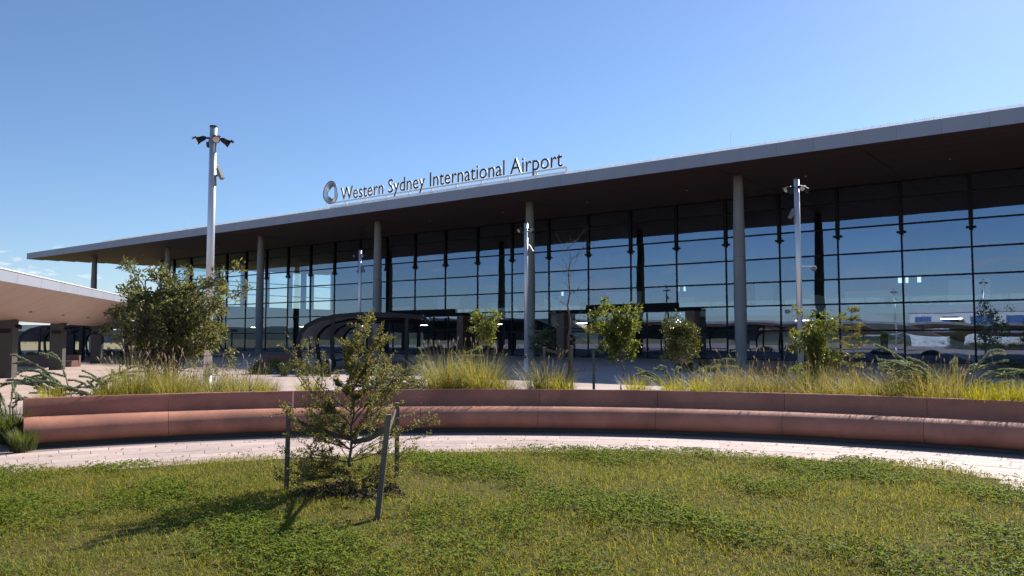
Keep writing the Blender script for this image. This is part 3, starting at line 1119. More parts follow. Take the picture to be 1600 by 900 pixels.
for i, s in enumerate((-46.0, -33.0, -20.0, -7.0, 5.5, 16.8, 27.9, 41.1, 56.7, 74.7)):
    p = cpt(s, VAL, 0)
    po = link("pillar", pilm, canopy, (p[0], p[1], 0), (0, 0, CANG))
    link("spotlight", spm, po, (w + 0.16, -0.1, 2.75), (0, R(35), 0))
    link("spotlight", spm, po, (-w - 0.16, -0.1, 2.75), (0, R(-35), 0))
    link("plaque", pqm, po, (0, -d_ - 0.005, 2.55))
dlm2 = MB(); dlm2.lathe([(0.14, -0.012), (0.14, 0.03)], 12)
dl2 = dlm2.mesh("downlight", "lamp_black")
for s in np.arange(S0 + 3, S1, 7.0):
    p = cpt(s, 2.6, soffit_z(s, 2.6))
    link("downlight", dl2, canopy, p)

# ------------------------------------------------------------------ bus shelters
def make_shelter(label):
    t = thing("bus_shelter", label, "bus shelter", group="curved roof bus shelters")
    # local x: back (0) to open front (8), local y: length, z up
    prof = [(0.25, 0.0), (0.05, 1.3), (0.0, 2.0), (0.18, 2.55), (0.6, 3.05), (1.3, 3.42), (2.4, 3.68), (4.0, 3.82), (6.0, 3.80), (7.6, 3.66), (8.0, 3.58)]
    L_ = 22.5
    for y in np.linspace(0, L_, 4):
        m = MB()
        o = len(m.v)
        for i, (x, z) in enumerate(prof):
            a = prof[max(i - 1, 0)]; b = prof[min(i + 1, len(prof) - 1)]
            dx, dz = b[0] - a[0], b[1] - a[1]
            ln = math.hypot(dx, dz)
            nx, nz = dz / ln, -dx / ln
            th = 0.26
            for yy, k in ((y - 0.09, 0), (y + 0.09, 0), (y + 0.09, th), (y - 0.09, th)):
                m.v.append((x + nx * k, yy, z + nz * k))
        for i in range(len(prof) - 1):
            for k in range(4):
                k2 = (k + 1) % 4
                m.f.append((o + i * 4 + k, o + i * 4 + k2, o + i * 4 + 4 + k2, o + i * 4 + 4 + k)); m.m.append(0)
        e = o + (len(prof) - 1) * 4
        m.f += [(o + 3, o + 2, o + 1, o), (e, e + 1, e + 2, e + 3)]; m.m += [0, 0]
        m.build("rib", "shelter_frame", t)
    ys = np.linspace(0, L_, 4)
    for j in range(3):
        m = MB()
        pp = [(x + 0.10 if i < 3 else x, z - (0.0 if i < 3 else 0.12)) for i, (x, z) in enumerate(prof)][2:]
        vv = []
        for (x, z) in pp:
            vv += [(x, ys[j] + 0.1, z), (x, ys[j + 1] - 0.1, z), (x, ys[j] + 0.1, z + 0.05), (x, ys[j + 1] - 0.1, z + 0.05)]
        ff = []
        for i in range(len(pp) - 1):
            k = i * 4
            ff += [(k, k + 1, k + 5, k + 4), (k + 2, k + 6, k + 7, k + 3), (k, k + 4, k + 6, k + 2), (k + 1, k + 3, k + 7, k + 5)]
        m.add(vv, ff)
        m.build("roof_panel", "shelter_panel", t)
    for y in (0.0, L_):
        for x in (2.3, 7.0):
            m = MB(); m.box(x - 0.11, x + 0.11, y - 0.1, y + 0.1, 0, 3.42); m.build("post", "shelter_frame", t)
    m = MB(); m.box(-0.15, 8.1, -0.16, -0.095, 3.60, 3.66)
    for x in (0.02, 7.9):
        pass
    m = MB(); m.box(7.85, 8.08, -0.1, L_ + 0.1, 3.50, 3.68); m.build("front_beam", "shelter_frame", t)
    m = MB(); m.box(1.0, 1.55, 1.2, L_ - 1.2, 0.4, 0.48)
    for y in (1.6, 5.0, 8.4):
        m.box(1.15, 1.4, y, y + 0.12, 0, 0.4)
    m.build("bench", "shelter_frame", t)
    return t
sh = make_shelter("dark curved bus shelter with pale panels in front of the glass facade")
sh.location = (-13.8, 50.0, -0.6); sh.rotation_euler = (0, 0, R(5))
s2 = copy_tree(sh); s2["label"] = "dark curved bus shelter seen beneath the white edged canopy at left"
s2.location = (-48.0, 76.0, -0.6); s2.rotation_euler = (0, 0, R(10)); s2.scale = (0.85, 0.8, 0.9)
s3 = copy_tree(sh); s3["label"] = "dark shelter half hidden behind the tall tree near the terminal's left end"
s3.location = (-37.0, 84.0, -0.6); s3.rotation_euler = (0, 0, R(8)); s3.scale = (0.62, 0.5, 0.85)

# ------------------------------------------------------------------ curved red concrete bench
bench = thing("curved_bench", "long curved bench of red concrete blocks bordering the planting bed", "bench", (BC.x, BC.y, 0))
seat_prof = [(12.42, 0.07), (11.90, 0.07), (11.855, 0.09), (11.82, 0.13), (11.80, 0.175)] + [(12.06 - 0.262 * math.cos(R(q)), 0.185 + 0.23 * math.sin(R(q))) for q in (4, 16, 28, 40, 52, 64, 76, 88)] + [(12.40, 0.412), (12.42, 0.405)]
back_prof = [(12.43, 0.06), (12.425, 0.40), (12.50, 0.675), (12.512, 0.684), (12.60, 0.684), (12.615, 0.67), (12.615, 0.06)]
def arc_block(prof, a0, a1, na=8):
    m = MB()
    k = len(prof)
    vv = []
    for j in range(na + 1):
        a = a0 + (a1 - a0) * j / na
        for r, z in prof:
            vv.append((r * math.sin(a), r * math.cos(a), z))
    ff = []
    for j in range(na):
        for i in range(k):
            i2 = (i + 1) % k
            ff.append((j * k + i, j * k + i2, (j + 1) * k + i2, (j + 1) * k + i))
    ff.append(tuple(range(k))[::-1])
    ff.append(tuple(na * k + i for i in range(k)))
    m.add(vv, ff)
    return m
def angle_of(px, r):
    p = on_ray(px, r) - BC
    return math.atan2(p.x, p.y)
joints = [angle_of(px, 11.82) for px in (44, 268, 460, 658, 840, 1022, 1218, 1437)]
step = joints[-1] - joints[-2]
joints += [joints[-1] + step * k for k in (1, 2)]
for i in range(len(joints) - 1):
    a0, a1 = joints[i] + 0.00022, joints[i + 1] - 0.00022
    m = arc_block(seat_prof, a0, a1)
    so = m.build("seat_block", "red_concrete", bench)
    m = arc_block(back_prof, a0, a1)
    bo = m.build("backrest_block", "red_concrete", bench)
    for o in (so, bo):
        me = o.data
        me.polygons.foreach_set("use_smooth", [len(p.vertices) == 4 for p in me.polygons])
        md = o.modifiers.new("edge", 'EDGE_SPLIT'); md.split_angle = R(38)
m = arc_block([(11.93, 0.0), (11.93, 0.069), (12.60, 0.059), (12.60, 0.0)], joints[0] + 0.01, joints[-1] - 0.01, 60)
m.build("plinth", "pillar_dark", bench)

# low red seats farther off on the plaza
def low_seat(x, y, rz, L_, label):
    t = thing("concrete_bench", label, "bench", (x, y, -0.6), rz)
    m = MB()
    pr = [(-0.5, 0.02), (-0.5, 0.30), (-0.42, 0.44), (-0.2, 0.47), (0.15, 0.47), (0.15, 0.02)]
    vv = [(sx, py, pz) for sx in (-L_ / 2, L_ / 2) for py, pz in pr]
    m.add(vv, [tuple(range(6)), tuple(range(11, 5, -1))] + [(i, i + 6, (i + 1) % 6 + 6, (i + 1) % 6) for i in range(6)])
    m.build("seat_block", "stone_red", t)
    m = MB(); m.hexa([(-L_ / 2, 0.16, 0), (L_ / 2, 0.16, 0), (L_ / 2, 0.4, 0), (-L_ / 2, 0.4, 0), (-L_ / 2, 0.24, 0.85), (L_ / 2, 0.24, 0.85), (L_ / 2, 0.4, 0.85), (-L_ / 2, 0.4, 0.85)])
    m.build("backrest_block", "stone_red", t)
low_seat(-18.0, 60.0, R(-10), 2.6, "short red concrete seat in shade left of the curved bus shelter")
x_, y_ = at(60, 60)
low_seat(-37.5, 60.0, R(-14), 10, "long low red concrete seat beneath the canopy behind its pillars")
bo_ = MB()
pr = [(0.02, 0.72), (0.55, 0.66), (0.95, 0.45), (1.12, 0.15), (1.1, -0.05)]
bo_.lathe([(r, z) for r, z in reversed(pr)], 20)
o = bo_.build("boulder", "stone_red", None, True)
o.location = (15.0, 46.0, -0.6); o.scale = (1.05, 0.8, 1)
for v in o.data.vertices:
    v.co += Vector((math.sin(v.co.y * 5), math.cos(v.co.x * 4 + v.co.z * 3), math.sin(v.co.x * 3))) * 0.05
tag(o, "rounded red brown boulder on shaded paving beneath the glass facade", "boulder")
b = MB(); b.lathe([(0.26, 0), (0.28, 0.1), (0.28, 0.9), (0.2, 0.98)], 16)
o = b.build("litter_bin", "lamp_black", None, True); o.location = (*at(511, 44), -0.6)
tag(o, "dark round litter bin under the near end of curved shelter", "bin")

# ------------------------------------------------------------------ plants
def rand_unit(n):
    v = rng.normal(size=(n, 3))
    return v / np.linalg.norm(v, axis=1, keepdims=True)

def leaves(P, D, Nn, L, W, fold=0.25):
    """leaf blades: base P, direction D, normal Nn, length L, width W -> verts and quads/tris (4 tris each)"""
    n = len(P)
    Sd = np.cross(D, Nn)
    Sd /= np.linalg.norm(Sd, axis=1, keepdims=True) + 1e-9
    Nn = np.cross(Sd, D)
    L = np.broadcast_to(np.asarray(L, float), (n,))[:, None]
    W = np.broadcast_to(np.asarray(W, float), (n,))[:, None]
    b = P
    m1 = P + D * L * 0.5 + Nn * 0.0
    tip = P + D * L - Nn * L * 0.12
    l = P + D * L * 0.55 + Sd * W * 0.5 + Nn * W * fold
    r = P + D * L * 0.55 - Sd * W * 0.5 + Nn * W * fold
    V = np.stack([b, l, tip, r], 1).reshape(-1, 3)
    k = np.arange(n)[:, None] * 4
    F = np.concatenate([k + np.array([[0, 1, 2]]), k + np.array([[0, 2, 3]])], 1).reshape(-1, 3)
    return V, F

def crown_mesh(clumps, n_per, spread, L, W, mat, up=0.35, outward=0.5, centre=None):
    C_ = np.asarray(clumps, float)
    idx = np.repeat(np.arange(len(C_)), n_per)
    n = len(idx)
    P = C_[idx] + rand_unit(n) * (rng.random((n, 1)) ** 0.6) * spread
    D = rand_unit(n)
    c = C_.mean(0) if centre is None else np.asarray(centre)
    O = P - c
    O /= np.linalg.norm(O, axis=1, keepdims=True) + 1e-9
    D = D + O * outward + np.array([0, 0, up])
    D /= np.linalg.norm(D, axis=1, keepdims=True)
    Nn = rand_unit(n) + np.array([0, 0, 0.8])
    V, F = leaves(P, D, Nn, L * (0.7 + 0.6 * rng.random(n)), W * (0.7 + 0.6 * rng.random(n)))
    return np_mesh("crown", V, F, mat)

def branch(m, a, b, r0, r1, bend=0.08, n=5, sides=5):
    a, b = Vector(a), Vector(b)
    L_ = (b - a).length
    side = Vector((random.gauss(0, 1), random.gauss(0, 1), random.gauss(0, 0.4))).normalized() * L_ * bend
    pts, rad = [], []
    for i in range(n + 1):
        t = i / n
        pts.append(a.lerp(b, t) + side * math.sin(math.pi * t) + Vector((random.gauss(0, 1), random.gauss(0, 1), 0)) * L_ * 0.012 * (0 < i < n))
        rad.append(r0 + (r1 - r0) * t)
    m.tube(pts, rad, sides)
    return pts

def leafy_tree(name, label, x, y, H_, crown_c, crown_r, n_clumps, n_leaf, spread, L, W, leaf, bark="bark_brown", tr=0.05,
               shell=0.45, lean=(0, 0), group=None, squash=1.0, multi=1):
    z0 = float(bed_z(x, y)) + 0.03
    t = thing(name, label, "tree", (x, y, z0), random.uniform(0, 0), group)
    cc, cr = np.array(crown_c, float), np.array(crown_r, float)
    u_ = rand_unit(n_clumps)
    rr = (shell + (1 - shell) * rng.random((n_clumps, 1))) 
    # uneven outline: some directions bulge, some are hollow
    bump = 0.80 + 0.28 * np.sin(u_[:, :1] * 4.1 + 1.3) * np.cos(u_[:, 2:] * 3.7 + 0.4) + 0.14 * rng.normal(size=(n_clumps, 1))
    cl = cc + u_ * rr * bump * cr
    m = MB()
    top = Vector((cc[0] + lean[0], cc[1] + lean[1], cc[2] + cr[2] * 0.55))
    trunks = []
    for q in range(multi):
        e = top + Vector((random.uniform(-1, 1) * cr[0] * 0.45, random.uniform(-1, 1) * cr[1] * 0.45, -random.random() * 0.3)) * (1 if multi > 1 else 0.25)
        trunks.append(branch(m, (random.uniform(-.03, .03) * (multi > 1), 0, -0.05), e, tr * (1 if q == 0 else 0.75), tr * 0.25, 0.05, 8, 8))
    for c in cl:
        cv = Vector(c)
        best, bd = None, 1e9
        for tp in trunks:
            for p in tp[2:]:
                if p.z > cv.z + 0.05:
                    continue
                d = (p - cv).length
                if abs(d - cr[0] * 0.6) < bd:
                    bd, best = abs(d - cr[0] * 0.6), p
        if best is None:
            best = trunks[0][3]
        branch(m, best, cv, tr * 0.28, tr * 0.06, 0.12, 4, 4)
    m.build("trunk", bark, t, True)
    me = crown_mesh(cl, n_leaf, spread, L, W, leaf, centre=cc)
    link("crown", me, t)
    return t

def shrub_arms(name, label, x, y, arms, mat="needle_grey", r=0.035, group=None, zoff=0.0, ndl=0.036, dens=700):
    """spreading shrub: arching stems clothed in short needle leaves. arms: (azimuth, reach, height, base offset)"""
    z0 = float(bed_z(x, y)) + 0.03 + zoff
    t = thing(name, label, "shrub", (x, y, z0), 0, group)
    m = MB()
    Vs, Fs, off = [], [], 0
    for az, reach, hh, droop in arms:
        d = Vector((math.sin(az), math.cos(az), 0))
        pts = []
        for i in range(13):
            q = i / 12
            pts.append(d * reach * q + Vector((0, 0, hh * math.sin(min(q * 1.15, 1.3) * math.pi / 2) - droop * q * q)) + Vector((random.gauss(0, 1), random.gauss(0, 1), random.gauss(0, 1))) * 0.012)
        m.tube(pts, [0.012 * (1 - 0.75 * i / 12) + 0.002 for i in range(13)], 5)
        subs = [pts[4:]]
        for b in range(random.choice((2, 3))):
            i0 = random.randint(4, 9)
            dd = (d * random.uniform(0.7, 1) + Vector((d.y, -d.x, 0)) * random.uniform(-0.6, 0.6) + Vector((0, 0, random.uniform(0.1, 0.6)))).normalized()
            ln = reach * random.uniform(0.3, 0.6)
            sp_ = [pts[i0] + dd * ln * q / 5 + Vector((0, 0, -0.06 * ln * (q / 5) ** 2 * 3)) for q in range(6)]
            m.tube(sp_, [0.006, 0.005, 0.005, 0.004, 0.003, 0.002], 4)
            subs.append(sp_)
        for sp_ in subs:
            A = np.array([list(p) for p in sp_])
            seg = np.linalg.norm(np.diff(A, axis=0), axis=1)
            L_ = seg.sum()
            n = max(int(L_ * dens), 20)
            tt = np.sort(rng.random(n)) * (len(A) - 1.001)
            i = tt.astype(int)
            fr = (tt - i)[:, None]
            P = A[i] * (1 - fr) + A[i + 1] * fr
            T = A[i + 1] - A[i]
            T /= np.linalg.norm(T, axis=1, keepdims=True)
            q = rand_unit(n)
            q -= T * (q * T).sum(1, keepdims=True)
            q /= np.linalg.norm(q, axis=1, keepdims=True) + 1e-9
            D = T * 0.9 + q * 0.75
            D /= np.linalg.norm(D, axis=1, keepdims=True)
            V, F = leaves(P, D, rand_unit(n), ndl * (0.6 + 0.7 * rng.random(n)), 0.011)
            Vs.append(V); Fs.append(F + off); off += len(V)
    m.build("stems", "bark_grey", t, True)
    link("foliage", np_mesh("foliage", np.concatenate(Vs), np.concatenate(Fs), mat), t)
    return t

def blades(P, az, L, lean, W, seg=3, curl=1.0):
    """grass blades as tapered bent strips"""
    n = len(P)
    d = np.stack([np.sin(az), np.cos(az), np.zeros(n)], 1)
    sd = np.stack([np.cos(az), -np.sin(az), np.zeros(n)], 1)
    V = []
    for i in range(seg + 1):
        q = i / seg
        h = L[:, None] * (q - 0.18 * curl * lean[:, None] * q ** 3)
        out = L[:, None] * lean[:, None] * (0.25 * q + 0.75 * q * q)
        c = P + d * out + np.array([0, 0, 1.0]) * h * np.sqrt(np.clip(1 - (0.55 * lean[:, None]) ** 2, 0.1, 1))
        w = W[:, None] * (1 - q ** 1.5) * 0.5 + 0.0004
        V += [c - sd * w, c + sd * w]
    V = np.stack(V, 1)
    k = (seg + 1) * 2
    base = np.arange(n)[:, None] * k
    F = np.concatenate([base + np.array([[2 * i, 2 * i + 1, 2 * i + 3, 2 * i + 2]]) for i in range(seg)], 1).reshape(-1, 4)
    return V.reshape(-1, 3), F

def tuft_arrays(n, h, rad, lean, W, seed_heads=0, hh=1.12, sh=1.0):
    az = rng.random(n) * 2 * np.pi
    r_ = np.sqrt(rng.random(n)) * rad
    P = np.stack([np.sin(az) * r_, np.cos(az) * r_, np.zeros(n)], 1)
    V, F = blades(P, az + rng.normal(size=n) * 0.7, h * (0.55 + 0.5 * rng.random(n)), lean * (0.15 + 0.95 * rng.random(n)), W * (0.7 + 0.6 * rng.random(n)))
    idx = np.zeros(len(F), int)
    if seed_heads:
        m = MB()
        for _ in range(seed_heads):
            a = random.uniform(0, 2 * math.pi)
            l_ = h * hh * random.uniform(0.75, 1.12)
            le = random.uniform(0.05, 0.5)
            dv = Vector((math.sin(a), math.cos(a), 0))
            b0 = dv * random.uniform(0, rad)
            pts = [b0 + dv * l_ * le * q * q + Vector((0, 0, l_ * q)) for q in (0, 0.35, 0.7, 0.88)]
            m.tube(pts, 0.0016, 3, False)
            tdir = (pts[-1] - pts[-2]).normalized()
            e = pts[-1]
            hl = 0.085 * sh * random.uniform(0.7, 1.15)
            m.tube([e, e + tdir * hl * 0.25, e + tdir * hl * 0.65 , e + tdir * hl], [0.003, 0.0105 * sh, 0.0095 * sh, 0.002], 5, False)
        v2 = np.array(m.v)
        f2 = np.array(m.f)
        F = np.concatenate([F, f2 + len(V)])
        V = np.concatenate([V, v2])
        idx = np.concatenate([idx, np.ones(len(f2), int)])
    return V, F, idx

def grass_clump(name, label, x, y, h, rad, n, mat, lean=0.55, W=0.007, seeds=0, cat="grass clump", group=None, zoff=0.0, sh=1.0):
    z0 = float(bed_z(x, y)) + 0.03 + zoff
    V, F, idx = tuft_arrays(n, h, rad, lean, W, seeds, sh=sh)
    o = link(name, np_mesh("foliage", V, F, [mat, "seed_head"], idx), None, (x, y, z0))
    return tag(o, label, cat, group)

def grass_bank(name, label, spots, mat):
    """an uncountable bank of grass as one object: spots = (x, y, h, rad, n, lean, W, seeds)"""
    Vs, Fs, Is, off = [], [], [], 0
    for (x, y, h, rad, n, lean, W, seeds) in spots:
        V, F, idx = tuft_arrays(n, h, rad, lean, W, seeds)
        V = V + np.array([x, y, float(bed_z(x, y)) + 0.03])
        Vs.append(V); Fs.append(F + off); Is.append(idx); off += len(V)
    o = link(name, np_mesh("foliage", np.concatenate(Vs), np.concatenate(Fs), [mat, "seed_head"], np.concatenate(Is)))
    return tag(o, label, "grass", None, "stuff")

# --- trees and saplings
x, y = at(258, 17.6)
leafy_tree("leafy_tree", "big dark green leafy tree standing in the bed at left", x, y, 3.7, (0.16, 0, 2.22), (1.85, 1.6, 1.62), 215, 54, 0.19, 0.10, 0.042,
           "leaf_tree", "bark_brown", 0.06, 0.38, multi=3)
x, y = at(966, 16.0)
leafy_tree("sapling", "round yellow green sapling right of the bare staked tree", x, y, 2.4, (0, 0, 1.56), (0.70, 0.64, 0.78), 105, 36, 0.12, 0.075, 0.038, "leaf_lime", "bark_grey", 0.022, 0.3)
x, y = at(1272, 15.2)
leafy_tree("sapling", "yellow green sapling in front of the armed lamp mast at right", x, y, 2.2, (0.02, 0, 1.28), (0.60, 0.55, 0.86), 95, 36, 0.115, 0.07, 0.034, "leaf_lime", "bark_grey", 0.02, 0.3)
x, y = at(1064, 34)
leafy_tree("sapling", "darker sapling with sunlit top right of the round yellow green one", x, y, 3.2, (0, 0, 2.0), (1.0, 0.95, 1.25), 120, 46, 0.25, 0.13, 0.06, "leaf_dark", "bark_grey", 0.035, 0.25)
x, y = at(760, 37.5)
leafy_tree("sapling", "thin open sapling with sunlit top left of the middle lamp mast", x, y, 3.6, (0, 0, 2.55), (0.8, 0.75, 1.15), 60, 22, 0.2, 0.16, 0.075, "leaf_lime", "bark_grey", 0.03, 0.4)
x, y = at(1547, 47)
leafy_tree("sapling", "dark open sapling added before glass at right, standing in for a reflection", x, y, 4.3, (0, 0, 2.9), (1.25, 1.2, 1.75), 46, 18, 0.3, 0.17, 0.08, "leaf_dark", "bark_grey", 0.04, 0.5)  # added tree, stands in for one mirrored in the glass
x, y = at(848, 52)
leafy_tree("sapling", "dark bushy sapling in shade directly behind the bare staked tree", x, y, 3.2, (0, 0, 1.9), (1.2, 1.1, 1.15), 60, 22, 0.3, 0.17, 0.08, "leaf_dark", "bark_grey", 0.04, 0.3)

# bare tree with stakes
x, y = at(887, 15.4)
t = thing("bare_tree", "leafless slender tree tied between wooden stakes in the bed", "tree", (x, y, float(bed_z(x, y)) + 0.03))
m = MB()
random.seed(21)
top = Vector((0.02, 0, 3.1))
tp = branch(m, (0, 0, -0.05), top, 0.036, 0.006, 0.02, 14, 8)
def twigs(p, d, L_, r_, depth):
    e = p + d * L_
    pts = branch(m, p, e, r_, r_ * 0.45, 0.10, 4, 4)
    if depth == 0:
        return
    for k in range(random.choice((2, 3, 3))):
        i = random.choice((2, 3, 4))
        dd = (d * 0.8 + Vector((random.gauss(0, 0.55), random.gauss(0, 0.55), random.gauss(0.12, 0.4)))).normalized()
        twigs(pts[i], dd, L_ * random.uniform(0.45, 0.75), r_ * 0.6, depth - 1)
for i in range(3, 15):
    for k in range(2 if i < 11 else 3):
        az = random.uniform(0, 2 * math.pi)
        up = random.uniform(0.1, 0.55) if i < 10 else random.uniform(0.4, 1.3)
        d = Vector((math.sin(az), math.cos(az) * 0.8, up)).normalized()
        twigs(tp[i], d, random.uniform(0.2, 0.44), 0.0065 if i < 11 else 0.005, 2)
m.build("trunk", "bark_brown", t, True)
random.seed(5)

# thin wispy sapling at right
x, y = at(1330, 15.8)
t = thing("wispy_sapling", "thin wispy needle leaved sapling right of the right yellow green sapling", "tree", (x, y, float(bed_z(x, y)) + 0.03))
m = MB()
tp = branch(m, (0, 0, -0.05), (0.02, 0, 2.2), 0.018, 0.004, 0.02, 12, 6)
Vs, Fs, off = [], [], 0
for i in range(2, 13):
    for k in range(7):
        az = random.uniform(0, 6.28)
        q = i / 12
        ln = (0.42 * (1 - q) + 0.12) * random.uniform(0.6, 1.2)
        d = Vector((math.sin(az), math.cos(az), random.uniform(-0.1, 0.5))).normalized()
        e = tp[i] + d * ln
        branch(m, tp[i], e, 0.004, 0.0015, 0.1, 3, 3)
        A = np.array(tp[i]); B = np.array(e)
        n = 36
        fr = rng.random((n, 1))
        P = A + (B - A) * fr
        D = rand_unit(n) * 0.8 + np.array(d) + np.array([0, 0, -0.1]); D /= np.linalg.norm(D, axis=1, keepdims=True)
        V, F = leaves(P, D, rand_unit(n), 0.09, 0.006)
        Vs.append(V); Fs.append(F + off); off += len(V)
m.build("trunk", "bark_grey", t, True)
link("crown", np_mesh("crown", np.concatenate(Vs), np.concatenate(Fs), "leaf_olive"), t)

# foreground sapling: ascending fine branches with tiny leaves
FX, FY = at(555, 8.05)
t = thing("staked_sapling", "bushy small leaved sapling tied to stakes on the lawn", "tree", (FX, FY, 0.03))
m = MB()
random.seed(33)
tp = branch(m, (0, 0, -0.05), (0.05, 0.0, 1.38), 0.02, 0.004, 0.03, 12, 7)
tips = []
def spray(p, d, L_, r_, depth):
    e = p + d * L_
    pts = branch(m, p, e, r_, max(r_ * 0.4, 0.0012), 0.09, 5, 4 if depth > 1 else 3)
    tips.extend(zip(pts[1:-1], pts[2:]))
    if depth == 0:
        return
    for k in range(random.choice((3, 4)) if depth == 2 else 3):
        i = random.choice((1, 2, 3, 4))
        dd = (d + Vector((random.gauss(0, 0.55), random.gauss(0, 0.55), random.gauss(0.12, 0.35)))).normalized()
        spray(pts[i], dd, L_ * random.uniform(0.35, 0.6), r_ * 0.55, depth - 1)
for i in range(1, 13):
    q = i / 12
    for k in range(8 if i < 6 else 3):
        az = random.uniform(0, 2 * math.pi)
        up = 0.2 + 1.1 * q + random.uniform(-0.25, 0.35)
        if i < 4:
            up = random.uniform(-0.1, 0.5)
        d = Vector((math.sin(az), math.cos(az), up)).normalized()
        ln = (0.56 if i < 8 else 0.36) * random.uniform(0.5, 1.2)
        spray(tp[i], d, ln, 0.0055, 2)
for (ax, az_, ln, i) in ((-0.62, 0.75, 1.0, 5), (0.62, 0.8, 0.9, 5), (0.05, 1.0, 0.42, 12), (-0.8, 0.45, 0.9, 4), (0.35, 1, 0.6, 8), (0.8, 0.4, 0.8, 3), (-0.3, 1, 0.5, 9), (0.8, 0.75, 0.75, 6), (-0.75, 0.75, 0.75, 7)):
    spray(tp[i], Vector((ax, random.uniform(-.2, .2), az_)).normalized(), ln, 0.007, 2)
m.build("trunk", "bark_brown", t, True)
A = np.array([list(a) for a, b in tips]); B = np.array([list(b) for a, b in tips])
npr = 6
idx = np.repeat(np.arange(len(A)), npr)
n = len(idx)
fr = rng.random((n, 1))
T = B[idx] - A[idx]
P = A[idx] + T * fr + rand_unit(n) * 0.012
T /= np.linalg.norm(T, axis=1, keepdims=True) + 1e-9
D = T * 0.6 + rand_unit(n) * 1.0 + np.array([0, 0, 0.15]); D /= np.linalg.norm(D, axis=1, keepdims=True)
V, F = leaves(P, D, rand_unit(n) + np.array([0, 0, 0.6]), 0.026 * (0.6 + 0.8 * rng.random(n)), 0.012)
link("crown", np_mesh("crown", V, F, "leaf_olive"), t)
print("sapling leaves", n)
random.seed(6)

# stakes and ties round the foreground sapling
def stake(x, y, top, h, rz, label, lean=(0, 0)):
    z0 = float(bed_z(x, y))
    m = MB()
    s_ = 0.024
    m.hexa([(-s_, -s_, -0.1), (s_, -s_, -0.1), (s_, s_, -0.1), (-s_, s_, -0.1),
            (-s_ + lean[0], -s_ + lean[1], h), (s_ + lean[0], -s_ + lean[1], h), (s_ + lean[0], s_ + lean[1], h + 0.004), (-s_ + lean[0], s_ + lean[1], h + 0.003)])
    o = m.build("wooden_stake", "stake_wood")
    o.location = (x, y, z0 + 0.02)
    o.rotation_euler = (0, 0, rz)
    return tag(o, label, "stake", "tree stakes")
def tie(pts, w, label, rad=0.002):
    m = MB()
    pts = [Vector(p) for p in pts]
    for i in range(len(pts) - 1):
        d = pts[i + 1] - pts[i]
        sd = d.cross(Vector((0, 0, 1))).normalized() * 0.004
        up = Vector((0, 0, w / 2))
        a, b = pts[i], pts[i + 1]
        m.hexa([a - sd - up, a + sd - up, b + sd - up, b - sd - up, a - sd + up, a + sd + up, b + sd + up, b - sd + up])
    o = m.build("tree_tie", "webbing")
    return tag(o, label, "tree tie", "webbing tree ties")
sx1, sy1 = at(452, 8.15)
stake(sx1, sy1, 0, 0.86, 0.3, "wooden stake on the lawn left of the bushy sapling", (0.012, 0))
sx2, sy2 = at(591, 6.9)
stake(sx2, sy2, 0, 0.90, 0.1, "nearest leaning wooden stake on the lawn right of bushy sapling", (0.10, 0.02))
sx3, sy3 = at(622, 8.9)
stake(sx3, sy3, 0, 0.84, 0.2, "rear wooden stake on lawn behind the nearest leaning stake", (0.0, 0))
tie([(sx1 + 0.03, sy1, 0.77), ((sx1 + FX) / 2 - 0.05, (sy1 + FY) / 2, 0.66), (FX - 0.06, FY + 0.01, 0.57), (FX + 0.03, FY + 0.03, 0.56)], 0.05, "webbing strap from the left lawn stake to bushy sapling")
tie([(sx2 + 0.085, sy2 + 0.02, 0.80), ((sx2 + FX) / 2 + 0.05, (sy2 + FY) / 2, 0.64), (FX + 0.02, FY - 0.03, 0.54), (FX - 0.02, FY, 0.54)], 0.05, "webbing strap from the nearest leaning stake to bushy sapling")
tie([(sx3 - 0.01, sy3 - 0.03, 0.78), (sx2 + 0.10, sy2 + 0.06, 0.79)], 0.035, "pale webbing strap joining the two right lawn stakes")
# stakes by the bare tree
bx, by = at(850, 15.2); stake(bx, by, 0, 1.12, 0, "short wooden stake left of the bare tree")
bx2, by2 = at(893, 15.0); stake(bx2, by2, 0, 1.14, 0, "wooden stake touching the trunk of the bare tree")
bx3, by3 = at(927, 15.6); stake(bx3, by3, 0, 1.12, 0, "wooden stake between bare tree and round yellow green sapling")
zb = float(bed_z(bx, by))
tie([(bx + 0.02, by, zb + 1.10), ((bx + bx2) / 2, by - 0.02, zb + 1.03), (bx2 - 0.02, by2, zb + 1.10)], 0.05, "dark strap between the two stakes at the bare tree")

# mulch: loose bark chips round the foot of the sapling
NM = 1500
a_ = rng.random(NM) * 2 * np.pi
r_ = 0.52 * np.sqrt(rng.random(NM)) * (1 + 0.18 * np.sin(a_ * 3 + 1) + 0.1 * np.sin(a_ * 7))
P = np.stack([np.sin(a_) * r_, np.cos(a_) * r_, 0.022 + 0.03 * rng.random(NM) * (1 - r_ / 0.8)], 1)
D = rand_unit(NM) * np.array([1, 1, 0.3]); D /= np.linalg.norm(D, axis=1, keepdims=True)
V, F = leaves(P, D, rand_unit(NM) + np.array([0, 0, 1.2]), 0.05 * (0.5 + rng.random(NM)), 0.022, 0.1)
o = link("bark_mulch", np_mesh("chips", V, F, "bark_mulch"), None, (FX, FY, 0.03))
tag(o, "ring of bark mulch round the foot of the bushy sapling", "mulch", None, "stuff")

